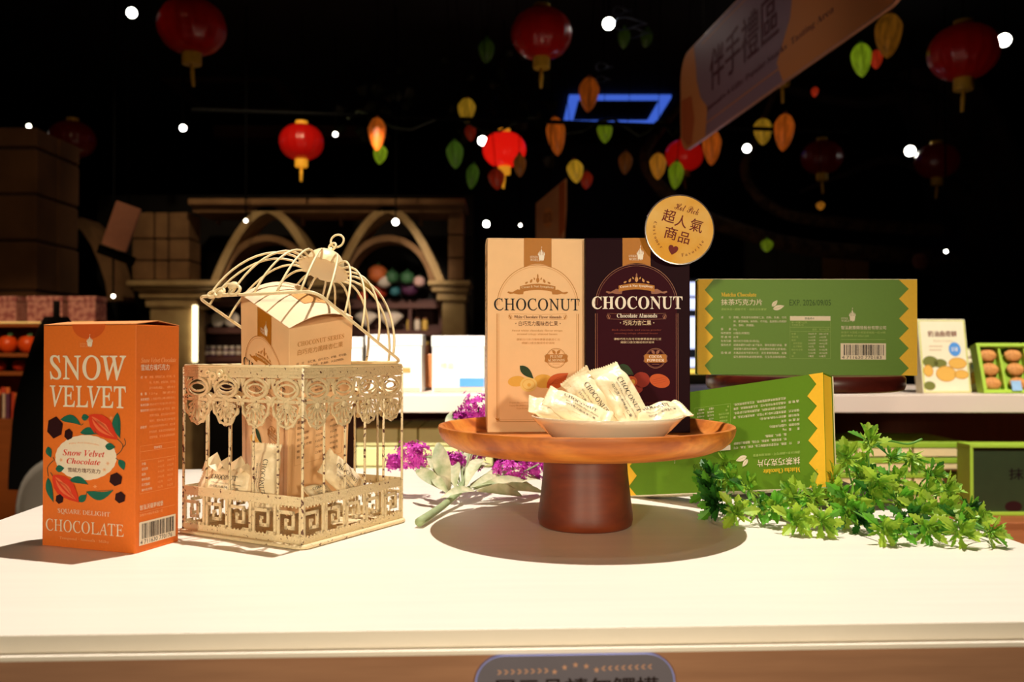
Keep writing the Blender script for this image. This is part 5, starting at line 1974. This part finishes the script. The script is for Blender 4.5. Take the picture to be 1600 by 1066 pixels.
# white chair with a black coat at the left, behind the low table
m_chair = mat('white_plastic_chair', (226, 220, 210), .35, var=.02)
m_cloth = mat('black_cloth', (12, 10, 10), .9, var=.2)
CHY = 2.9
cc = at(62, 790, CHY)
chx = cc.x
chr_ = thing('white_chair', 'white round-backed chair partly hidden behind the orange carton', 'chair', (chx, CHY, 0))
zb = at(40, 720, CHY).z
g = Geo()
n = 20
v, f = [], []
bw = .115
for i in range(n + 1):
    a = PI * i / n
    for k in range(9):
        t = k / 8
        x = -math.cos(a) * bw * 1.0
        z = .46 + (zb - .46) * t * (math.sin(a) ** .5)
        y = .17 - .05 * t + .06 * (abs(x) / bw) ** 2 * -1
        v.append((x, y, z))
for i in range(n):
    for k in range(8):
        a = i * 9 + k
        f.append((a, a + 1, a + 10, a + 9))
bk = obj('backrest', (v, f), m_chair, chr_, smooth=True)
md = bk.modifiers.new('thick', 'SOLIDIFY')
md.thickness = .012
obj('seat', lathe([(.001, .43), (.12, .43), (.135, .445), (.13, .46), (.001, .452)], 28), m_chair, chr_, smooth=True)
for sx in (-1, 1):
    for sy in (-1, 1):
        obj('leg', tube([(sx * .07, sy * .07, .432), (sx * .13, sy * .13, 0)], [.014, .010], 8), m_lwood, chr_, smooth=True)
cst = at(88, 520, 3.3)
coat = thing('black_coat_on_stand', 'black coat hanging on a stand at left, a dark shape beside the shelf', 'coat stand', (cst.x, 3.3, 0))
zc3 = cst.z
v, f = [], []
for i in range(28):
    a = 2 * PI * i / 28
    for k in range(12):
        t = k / 11
        rr = (.045 + .09 * min(1, t * 2.0) ** .7 + .02 * t) * (1 + .10 * math.sin(5 * a + 3 * t) * t)
        v.append((rr * math.cos(a), rr * .62 * math.sin(a), zc3 + .06 - t * .64))
for i in range(28):
    j = (i + 1) % 28
    for k in range(11):
        f.append((i * 12 + k, i * 12 + k + 1, j * 12 + k + 1, j * 12 + k))
f.append(tuple(i * 12 for i in range(28)))
obj('coat', (v, f), m_cloth, coat, smooth=True)
obj('sleeve', tube([(.03, -.05, zc3 - .02), (.11, -.09, zc3 - .15), (.13, -.1, zc3 - .42)], [.04, .045, .038], 12), m_cloth, coat, smooth=True)
obj('pole', tube([(0, 0, 0), (0, 0, zc3 + .12)], .012, 8), m_cloth, coat)
obj('base', lathe([(.001, 0), (.16, 0), (.16, .015), (.02, .03), (.001, .03)], 20), m_cloth, coat)

# ================================================================== BACKGROUND: right side
m_win = mat('cool_lightbox', (226, 230, 255), .4, emit=(200, 210, 255), estr=1.6)
m_winy = mat('warm_lightbox', (255, 230, 130), .4, emit=(255, 214, 90), estr=1.2)
lb = thing('light_box_column', 'stack of glowing light panels seen between dark carton and green carton', 'light panel', (at(1092, 600, 6.0).x, 6.0, 0))
LBO = Vector(lb.location)


def bb_(x0, y0, x1, y1, Y, dep, O_, z0=None):
    a, b = at(x0, y1, Y), at(x1, y0, Y)
    return box(a.x - O_.x, b.x - O_.x, Y - O_.y, Y + dep - O_.y, a.z if z0 is None else z0, b.z)


obj('housing', bb_(1060, 436, 1126, 700, 6.02, .2, LBO, 0), m_black, lb)
for y0, y1, m_ in ((441, 462, m_win), (466, 484, m_win), (495, 545, m_win), (560, 574, m_win), (577, 584, m_winy)):
    obj('glowing_panel', bb_(1064, y0, 1122, y1, 5.99, .02, LBO), m_, lb, bevel=.004)
m_goldw = mat('ochre_wall_panel', (150, 104, 48), .7, var=.2, vscale=5, stretch=(1, 1, 12))
m_greyw = mat('grey_green_panel', (56, 56, 46), .8, var=.15, vscale=3)
wp = thing('partition_wall', 'dim partition with grey-green and ochre panels above the upright green carton', 'partition', (at(1260, 600, 7.0).x, 7.0, 0))
WO = Vector(wp.location)
for x0, x1, y0 in ((1165, 1212, 372), (1214, 1262, 378), (1264, 1284, 384)):
    obj('panel', bb_(x0, y0, x1, 640, 7.0, .06, WO, 0), m_greyw, wp, bevel=.005)
for x0, x1, y0 in ((1286, 1318, 394), (1320, 1358, 396)):
    obj('panel', bb_(x0, y0, x1, 640, 7.0, .06, WO, 0), m_goldw, wp, bevel=.005)
m_ros = mat('dim_pink_disc', (150, 92, 74), .7, var=.2)
tag(obj('round_wall_plaque', lathe([(.001, 0), (.055, 0), (.06, .01), (.055, .02), (.001, .02)], 24), m_ros, M=T(*at(1437, 409, 6.4)) @ RX(PI / 2), smooth=True),
    'dim round pinkish plaque on the tree trunk at right', 'plaque')

# big artificial tree with winding branches, right background
m_bark = mat('dark_bark', (44, 30, 22), .9, rgb2=(22, 15, 12), vscale=9, bump=1, bscale=30, stretch=(1, 1, .2))
m_barkl = mat('lighter_bark', (104, 76, 50), .9, rgb2=(60, 42, 28), vscale=14, bump=1, bscale=40)
TY = 7.6
tr = thing('artificial_tree', 'huge dark artificial tree with winding brown branches filling the right background', 'tree', (at(1560, 600, TY).x, TY, 0))
TO = Vector(tr.location)
tp = smooth_path([(0, 0, 0), (-.02, .05, .8), (.05, 0, 1.6), (-.05, .02, 2.4), (-.3, 0, 3.0), (-.6, -.1, 3.44)], 7)
v, f = [], []
n = 30
for i, p in enumerate(tp):
    t = i / (len(tp) - 1)
    for k in range(n):
        a = 2 * PI * k / n
        rr = (.62 - .30 * t) * (1 + .14 * math.sin(5 * a + 2.5 * t) + .06 * math.sin(11 * a - 3 * t)) * (1 + .5 * max(0, .12 - t) * 3)
        v.append((p.x + rr * math.cos(a), p.y + rr * math.sin(a), p.z))
for i in range(len(tp) - 1):
    for k in range(n):
        q = (k + 1) % n
        f.append((i * n + k, i * n + q, (i + 1) * n + q, (i + 1) * n + k))
obj('trunk', (v, f), m_bark, tr, smooth=True)
for pth, r0, r1, m_ in (([(1500, 405, 6.2), (1400, 398, 6.0), (1250, 385, 5.8), (1130, 352, 5.7), (1060, 318, 5.6), (1018, 275, 5.6), (1008, 240, 5.7), (1030, 205, 6.0), (1075, 150, 6.4)], .075, .030, m_barkl),
                        ([(1480, 360, 6.3), (1330, 350, 6.1), (1230, 335, 6.0), (1180, 302, 6.0), (1163, 262, 6.0), (1178, 225, 6.1), (1220, 120, 6.3)], .06, .022, m_barkl),
                        ([(1510, 300, 6.3), (1400, 250, 6.1), (1320, 272, 6.0), (1250, 300, 6.0)], .05, .012, m_bark),
                        ([(1540, 200, 6.4), (1440, 150, 6.3), (1330, 160, 6.2), (1200, 130, 6.3)], .07, .03, m_bark),
                        ([(1580, 470, 6.0), (1520, 430, 5.9), (1440, 425, 5.9)], .05, .02, m_bark)):
    q = smooth_path([at(p[0], p[1], p[2] + 1.0) for p in pth], 6)
    L_ = len(q)
    obj('branch', tube([rel(p, TO) for p in q], [r0 + (r1 - r0) * i / L_ for i in range(L_)], 10), m_, tr, smooth=True)

# ================================================================== CEILING: lanterns, pods, spots, cassettes, signs
CEIL = 3.45
m_cord = mat('black_cord', (4, 4, 4), .9, spec=.05)


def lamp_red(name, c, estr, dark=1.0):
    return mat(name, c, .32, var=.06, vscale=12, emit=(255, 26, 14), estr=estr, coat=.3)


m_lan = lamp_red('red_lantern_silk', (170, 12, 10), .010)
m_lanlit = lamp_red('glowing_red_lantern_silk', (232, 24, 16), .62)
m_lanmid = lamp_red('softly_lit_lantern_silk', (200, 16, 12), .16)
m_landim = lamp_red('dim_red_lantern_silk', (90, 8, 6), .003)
m_lgold = mat('yellow_lantern_trim', (212, 168, 44), .5, var=.1, vscale=60)
m_lgoldlit = mat('lit_yellow_lantern_trim', (240, 180, 50), .5, emit=(255, 170, 40), estr=.5)
LR = .150


def lantern(label, px, py, rpx, m_, trim=None):
    Y = LR * FPX / rpx
    c = at(px, py, Y)
    r = thing('red_lantern', label, 'lantern', c)
    n = 64
    prof = [(max(.001, LR * math.sin(PI * i / 18) ** .85), -LR * .84 * math.cos(PI * i / 18)) for i in range(1, 18)]
    obj('lantern_body', lathe(prof, n, lambda a: 1 - .035 * abs(math.sin(8 * a)) ** .3 + .03), m_, r, smooth=True)
    zb_ = -LR * .84
    t = trim or m_lgold
    obj('lower_trim', lathe([(.001, zb_ - .050), (.042, zb_ - .050), (.044, zb_ - .045), (.044, zb_ + .004), (.040, zb_ + .008), (.001, zb_ + .008)], 24), t, r, smooth=True, sharp=40)
    obj('upper_trim', lathe([(.001, -zb_ - .006), (.042, -zb_ - .006), (.042, -zb_ + .02), (.001, -zb_ + .02)], 24), t, r, smooth=True, sharp=40)
    sw = random.uniform(-.02, .02)
    obj('tassel', tube([(0, 0, zb_ - .05), (sw * .3, 0, zb_ - .085), (sw, 0, zb_ - .15)], [.006, .011, .008], 8), t, r, smooth=True)
    obj('cord', tube([(0, 0, -zb_ + .02), (0, 0, CEIL - c.z)], .003, 5), m_cord, r)


for px, py, rp, m_, tm, lab in ((300, 42, 51, m_lan, None, 'large dark red paper lantern hanging top left above the birdcage'),
                                (846, 53, 46.5, m_lan, None, 'large dark red lantern hanging top centre above the tall cartons'),
                                (1505, 82, 51, m_lan, None, 'large red lantern at the top right beside a bright ceiling spot'),
                                (113, 218, 34, m_landim, None, 'very dim red lantern in front of the stone column'),
                                (471, 222, 33.5, m_lanmid, m_lgoldlit, 'softly lit red lantern hanging above the birdcage lid'),
                                (788, 234, 33, m_lanlit, m_lgoldlit, 'brightest glowing red lantern among the cocoa pods'),
                                (1069, 243, 29, m_lanmid, None, 'red lantern half hidden behind the lower end of hanging banner'),
                                (1284, 246, 31, m_landim, None, 'dim red lantern above the upright green carton'),
                                (1464, 252, 32, m_landim, None, 'dim red lantern before the tree at far right'),
                                (1222, 88, 40, m_landim, None, 'red lantern hidden behind the banner, only its yellow trim showing')):
    lantern(lab, px, py, rp, m_, tm)

PODC = {'orange': (224, 104, 24), 'yellow': (228, 172, 40), 'lime': (160, 196, 30), 'green': (92, 132, 34), 'brown': (150, 82, 24), 'red': (206, 52, 20), 'amber': (206, 128, 30)}
pods = [(589, 210, 28, 54, 'orange', .45), (594, 242, 22, 30, 'lime', .5), (729, 173, 28, 40, 'yellow', .35), (711, 242, 27, 44, 'green', .3), (738, 276, 20, 40, 'green', .22), (776, 280, 26, 34, 'red', .16),
        (812, 259, 20, 36, 'brown', .25), (920, 148, 32, 56, 'orange', .22), (869, 213, 30, 62, 'orange', .38), (945, 207, 24, 34, 'lime', .25), (899, 268, 26, 37, 'yellow', .5), (916, 282, 20, 28, 'red', .16),
        (977, 255, 22, 36, 'brown', .14), (1028, 260, 26, 42, 'amber', .5), (1056, 274, 24, 44, 'lime', .3), (1346, 94, 32, 54, 'lime', .42), (1388, 56, 42, 72, 'amber', .16), (1369, 93, 20, 30, 'red', .5),
        (1112, 230, 30, 58, 'orange', .4), (1192, 206, 30, 42, 'yellow', .32), (1225, 207, 32, 60, 'orange', .38), (1273, 144, 12, 16, 'red', .45), (1282, 322, 14, 13, 'amber', .5), (1198, 384, 20, 20, 'lime', .22),
        (735, 208, 18, 26, 'red', .12), (975, 60, 20, 34, 'green', .03), (760, 80, 26, 40, 'green', .03), (1010, 60, 20, 30, 'green', .02)]
colname = {'lime': 'lime green', 'amber': 'amber', 'brown': 'brown', 'orange': 'orange', 'yellow': 'yellow', 'green': 'green', 'red': 'small red'}
spots_words = ['left of the first one, above the counter', '']
where = ['leftmost of the pods, wide and drooping', 'lime green one tucked under the leftmost orange pod', 'hanging alone above the glowing lantern', 'pod left of the glowing lantern', 'narrow green one low at left under the glowing lantern',
         'behind the tassel of the glowing lantern', 'just right of the glowing lantern', 'below the big centre lantern, before the blue square light', 'long one right of the glowing lantern', 'under the right side of blue square light',
         'above the small orange hanging sign', 'half hidden behind the yellow pod over the small sign', 'dim one left of the banner end', 'left of the lantern at banner end', 'below the lantern at banner end',
         'in front of the tree at top right', 'large dim one at top right beside the banner', 'between the lime and large amber pods at top right', 'under the lower edge of the banner', 'right of the banner, glowing at one side',
         'larger of the pair right of the banner', 'tiny one above the dim lantern at right', 'tiny one below the dim lantern at right', 'small one above the green carton', 'above the left side of glowing lantern',
         'dark one near the coiled rings on the ceiling', 'dark one left of the big centre lantern', 'dark one by the coiled rings, right one']
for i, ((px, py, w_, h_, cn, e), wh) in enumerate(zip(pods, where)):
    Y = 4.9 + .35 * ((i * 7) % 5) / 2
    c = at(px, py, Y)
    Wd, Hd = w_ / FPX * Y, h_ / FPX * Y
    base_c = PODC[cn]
    m_ = mat('pod_%s_%d' % (cn, int(e * 100)), tuple(int(x * .8) for x in base_c), .45, var=.5, vscale=22, emit=tuple(min(255, int(x * 1.05)) for x in base_c), estr=e * .95)  # surface emission stands in for a light inside each pod
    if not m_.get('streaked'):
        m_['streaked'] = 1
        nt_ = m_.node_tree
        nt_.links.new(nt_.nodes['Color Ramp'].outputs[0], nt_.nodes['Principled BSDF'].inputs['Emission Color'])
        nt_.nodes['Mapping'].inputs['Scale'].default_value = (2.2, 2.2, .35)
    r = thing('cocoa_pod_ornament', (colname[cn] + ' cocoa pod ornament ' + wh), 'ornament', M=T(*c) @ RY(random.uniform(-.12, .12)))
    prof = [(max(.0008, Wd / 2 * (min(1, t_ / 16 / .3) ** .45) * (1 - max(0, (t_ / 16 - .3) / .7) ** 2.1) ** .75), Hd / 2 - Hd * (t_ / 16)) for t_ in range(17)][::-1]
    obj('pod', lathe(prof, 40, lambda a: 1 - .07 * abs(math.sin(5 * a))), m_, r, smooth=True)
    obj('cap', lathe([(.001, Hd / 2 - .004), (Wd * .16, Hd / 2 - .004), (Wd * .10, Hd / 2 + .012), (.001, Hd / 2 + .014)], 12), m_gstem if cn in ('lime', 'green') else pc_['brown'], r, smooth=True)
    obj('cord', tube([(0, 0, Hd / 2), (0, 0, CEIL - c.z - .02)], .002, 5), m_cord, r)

# vine leaves on the ceiling lattice near the pods
m_vine = mat('dark_vine_leaf', (30, 42, 16), .6, var=.3, vscale=10)
rn = random.Random(11)
vine = thing('hanging_vine', 'dim leafy vine trailing along the black rail above the cocoa pods', 'vine', at(800, 195, 5.2))
VO = Vector(vine.location)
rail = [at(540, 183, 5.3), at(700, 190, 5.3), at(860, 193, 5.3), at(1000, 196, 5.3), at(1060, 197, 5.3)]
obj('stem', tube([rel(p + Vector((0, .05, .05 * math.sin(i * 1.3))), VO) for i, p in enumerate(smooth_path(rail, 6))], .008, 6), m_vine, vine)
lm_ = leaf_mesh('leaf', m_vine, .09, 1.5, .3)
for i in range(90):
    px = rn.choice((rn.uniform(540, 640), rn.uniform(690, 870), rn.uniform(740, 880)))
    c = at(px, rn.gauss(165, 38), rn.uniform(6.7, 7.1))
    o = bpy.data.objects.new('leaf', lm_)
    COL.objects.link(o)
    o.parent = vine
    o.matrix_local = T(*rel(c, VO)) @ Euler((rn.uniform(0, 6), rn.uniform(0, 6), rn.uniform(0, 6))).to_matrix().to_4x4() @ Matrix.Scale(rn.uniform(.7, 1.3), 4)
m_metal = mat('black_metal', (5, 5, 5), .8, spec=.1)
tag(obj('ceiling_rail', tube([at(300, 172, 5.0), at(1330, 206, 5.0)], .012, 8), m_metal), 'thin black metal rail crossing in front of the pods', 'rail')

# ceiling spots
m_bulb = mat('bright_spot_lens', (255, 255, 255), .3, emit=(255, 250, 236), estr=26)
m_bulbd = mat('spot_lens', (255, 255, 255), .3, emit=(255, 246, 228), estr=9)
for px, py, rp, Y, br, lab in ((206, 20, 10, 4.6, 1, 'bright ceiling spotlight at top left beside the large lantern'), (951, 37, 12, 4.6, 1, 'brightest ceiling spotlight, top centre right of the lantern'),
                               (1569, 63, 13, 4.6, 1, 'bright spotlight touching the large right lantern'), (1422, 236, 10, 6.6, 1, 'spotlight between the two dim lanterns at right'),
                               (1167, 232, 8, 6.8, 1, 'spotlight under the pair of pods right of banner'), (754, 220, 9, 6.6, 1, 'spotlight touching the left side of glowing lantern'),
                               (286, 200, 6, 6.2, 1, 'small spotlight between dim lantern and birdcage lantern'), (524, 210, 7, 6.6, 0, 'spotlight right of the softly lit lantern'),
                               (45, 197, 6, 6.2, 0, 'faint spotlight at the top of stone column'), (618, 347, 6, 6.0, 1, 'small spotlight in front of the right arch'), (760, 350, 6, 6.4, 1, 'small spotlight right of the arcade'),
                               (813, 352, 4, 7.0, 0, 'faint tiny spotlight left of the small hanging sign'), (384, 345, 5, 6.0, 0, 'faint spotlight in front of the left arch'), (177, 463, 5, 5.4, 0, 'faint lamp beside the pier capital at left'),
                               (1478, 393, 3, 6.0, 1, 'tiny bright lamp on the tree at right')):
    c = at(px, py, Y)
    r = thing('ceiling_spotlight', lab, 'lamp', c)
    ra_ = rp * (.78 if br else .55) / FPX * Y
    aim = (Vector((0, .3, .9)) - c).normalized().to_track_quat('Z', 'Y').to_matrix().to_4x4()
    obj('housing', lathe([(.001, -ra_ * 2.4), (ra_ * .8, -ra_ * 2.4), (ra_ * 1.12, -ra_ * 1.6), (ra_ * 1.15, ra_ * .1), (ra_ * 1.04, ra_ * .1), (ra_ * 1.0, -ra_ * .1), (.001, -ra_ * .1)], 20), m_metal, r, M=aim, smooth=True, sharp=40)
    obj('lens', sphere(ra_ * .95, 14, 8, (1, 1, .35)), m_bulb if br else m_bulbd, r, M=aim, smooth=True)
    obj('arm', tube([aim @ Vector((0, 0, -ra_ * 2)), (0, 0, min(CEIL - c.z, 3))], .006, 6), m_metal, r)

# ceiling cassettes and coiled rings
m_blue = mat('blue_lit_frame', (90, 130, 220), .4, emit=(70, 110, 230), estr=.75)
m_dimframe = mat('dim_brown_frame', (60, 40, 34), .7, var=.1)
for nm, cx_, cy_, s_, m_, lab in (('ceiling_light_frame', 960, 173, .47, m_blue, 'square blue-lit frame on the ceiling right of the centre'), ('ceiling_cassette', 370, 150, .50, m_dimframe, 'dim square air cassette on the ceiling above the birdcage')):
    p = on(cx_, cy_, CEIL - .02)
    if nm == 'ceiling_cassette':
        p = on(cx_, cy_, CEIL - .02)
    r = thing(nm, lab, 'ceiling unit', (p.x, p.y, CEIL - .001))
    fr = .09
    g = Geo()
    for q in (box(-s_, s_, -s_, -s_ + fr, -.03, 0), box(-s_, s_, s_ - fr, s_, -.03, 0), box(-s_, -s_ + fr, -s_ + fr, s_ - fr, -.03, 0), box(s_ - fr, s_, -s_ + fr, s_ - fr, -.03, 0)):
        g.add(q)
    obj('frame', g, m_, r, bevel=.004)
    obj('grille', box(-s_ + fr, s_ - fr, -s_ + fr, s_ - fr, -.012, -.002), m_black, r)
tag(obj('ceiling_beam', pbox(333, 196, 566, 214, 8.4, .3), mat('dim_beige_beam', (110, 80, 58), .8)), 'dim beige beam below the ceiling behind the left lanterns', 'beam')
m_coil = mat('blue_grey_coil', (84, 96, 118), .3, metal=.5)
for i, (px, py, rx, Y) in enumerate(((972, 17, .05, 4.9), (985, 37, .085, 4.6), (945, 104, .05, 5.1), (944, 124, .045, 5.35), (997, 52, .07, 5.2))):
    c = at(px, py, Y)
    r = thing('hanging_ring', ('upper small', 'upper wide', 'lower', 'lowest', 'rightmost')[i] + ' blue-grey metal ring hanging near the centre spotlight', 'ring', c, 0, 'metal rings near the centre spotlight')
    obj('ring', tube([(rx * math.cos(a), rx * .8 * math.sin(a), .012 * math.sin(2 * a)) for a in [2 * PI * k_ / 28 for k_ in range(28)]], .0045, 6, closed=True), m_coil, r, smooth=True)
    obj('cord', tube([(0, rx * .8, 0), (0, rx * .8, CEIL - c.z)], .002, 5), m_cord, r)

# hanging banner
m_ban = mat('mauve_banner', (150, 116, 128), .5, var=.03, vscale=6)
m_banedge = mat('banner_edge', (200, 140, 110), .4)
m_banorange = ink('banner_orange', (222, 142, 78))
m_bandeep = ink('banner_deep_orange', (196, 96, 46))
m_bantext = ink('banner_maroon_ink', (92, 34, 44))
A0, A1 = at(1066, 240, 4.2), at(1330, 62, 2.62)
bz = (A0.z + A1.z) / 2
d = Vector((A1.x - A0.x, A1.y - A0.y, 0))
BL = d.length + .32
bh = .452
d.normalize()
yaw_ = math.atan2(d.y, d.x)
bnr = thing('hanging_banner', 'long mauve and orange gift-section banner hanging from the ceiling at upper right', 'sign', M=T(A0.x, A0.y, 2.028) @ RZ(yaw_))
outl = rrect(0, BL, 0, bh, .11, 8)
obj('board', prism(outl, -.006, .006), m_ban, bnr)
obj('board_edge', ringprism(rrect(-.004, BL + .004, -.004, bh + .004, .112, 8), outl, -.0065, .0065), m_banedge, bnr)
P = Print(lambda x, y: (x, bh - y))
le = [(x, bh - z) for x, z in outl if x < .3]
P.poly([(.19, 0), (.11, 0)] + [(.11 - .11 * math.sin(PI / 2 * i / 6), .11 - .11 * math.cos(PI / 2 * i / 6)) for i in range(1, 7)] + [(0, bh - .11)] +
       [(.11 - .11 * math.cos(PI / 2 * i / 6), bh - .11 + .11 * math.sin(PI / 2 * i / 6)) for i in range(1, 7)] + [(.34, bh), (.37, bh - .12), (.28, bh - .19), (.23, bh - .28), (.22, .1)], m_banorange, 1)
P.poly([(0.012, .2), (.16, .22), (.2, .34), (.16, bh - .01), (.1, bh - .012), (.02, bh - .07)], m_bandeep, 2)
P.poly([(BL - .62, 0), (BL - .11, 0)] + [(BL - .11 + .11 * math.sin(PI / 2 * i / 6), .11 - .11 * math.cos(PI / 2 * i / 6)) for i in range(1, 7)] + [(BL, bh - .11)] +
       [(BL - .11 + .11 * math.cos(PI / 2 * i / 6), bh - .11 + .11 * math.sin(PI / 2 * i / 6)) for i in range(1, 7)] + [(BL - .78, bh), (BL - .83, bh - .08), (BL - .72, bh - .2), (BL - .68, .1)], m_banorange, 1)
P.poly([(BL - .42, 0), (BL - .11, 0)] + [(BL - .11 + .11 * math.sin(PI / 2 * i / 6), .11 - .11 * math.cos(PI / 2 * i / 6)) for i in range(1, 7)] + [(BL, bh - .12), (BL - .1, bh - .06), (BL - .3, bh - .1), (BL - .4, bh - .22)], m_bandeep, 2)
P.text('伴手禮區', .40, 1.10, .10, .275, m_bantext, 'cjkb', 3, off=.02)
P.text('Souvenirs & Gifts  Popular Snacks  Tasting Area', .36, 1.50, .325, .355, m_bantext, 'bold', 3)
P.line([(.3, bh - .055), (BL - .8, bh - .055)], .005, m_banorange, 2)
P.line([(.3, .03), (BL - .75, .03)], .004, m_banorange, 2)
P.build('banner_print', bnr, lambda x, y, e: (x, -.0065 - e, y), .0004, .00015)
for x in (.3, BL - .3):
    obj('cord', tube([(x, 0, bh), (x, 0, CEIL - 2.028)], .003, 5), m_cord, bnr)

# small orange sign and pale card hanging
m_sign1 = mat('pale_orange_sign', (214, 150, 96), .5, rgb2=(190, 118, 66), vscale=5)
p = at(861, 345, 5.0)
r = thing('small_hanging_sign', 'small orange and cream sign hanging above the tall cartons', 'sign', M=T(*p) @ RZ(R(-52)))
sgn = [(-.13, -.115), (.11, -.115), (.13, .05), (.13, .22), (-.13, .115)]
obj('board', prism(sgn, -.006, .006), m_sign1, r, bevel=.002)
P = Print(lambda x, y: (x, y))
P.poly([(.075, -.11), (.128, -.06), (.128, .21), (.075, .19)], m_bandeep, 1)
P.poly(ell(-.02, .02, .045, .06, 18), m_banorange, 1)
P.text('甜點', -.06, .02, .05, -.01, m_bantext, 'cjkb', 2)
P.build('sign_print', r, lambda x, y, e: (x, -.0065 - e, y))
obj('cord', tube([(0, 0, .16), (0, 0, CEIL - p.z)], .003, 5), m_cord, r)
m_card = mat('dusty_pink_board', (226, 160, 132), .6, var=.04)
p = at(190, 354, 4.4)
r = thing('hanging_board', 'plain dusty pink board hanging at a tilt left of the arcade', 'sign', M=T(*p) @ RZ(R(-6)) @ RY(R(20)))
obj('board', prism(rrect(-.068, .068, -.115, .115, .008, 3), -.006, .006), m_card, r)
obj('hanger', tube([(0, 0, .114), ((CEIL - p.z) * -math.sin(R(20)), 0, (CEIL - p.z) * math.cos(R(20)))], .003, 5), m_cord, r)
obj('bracket', box(-.10, .10, .03, .05, -.17, -.125), m_metal, r)
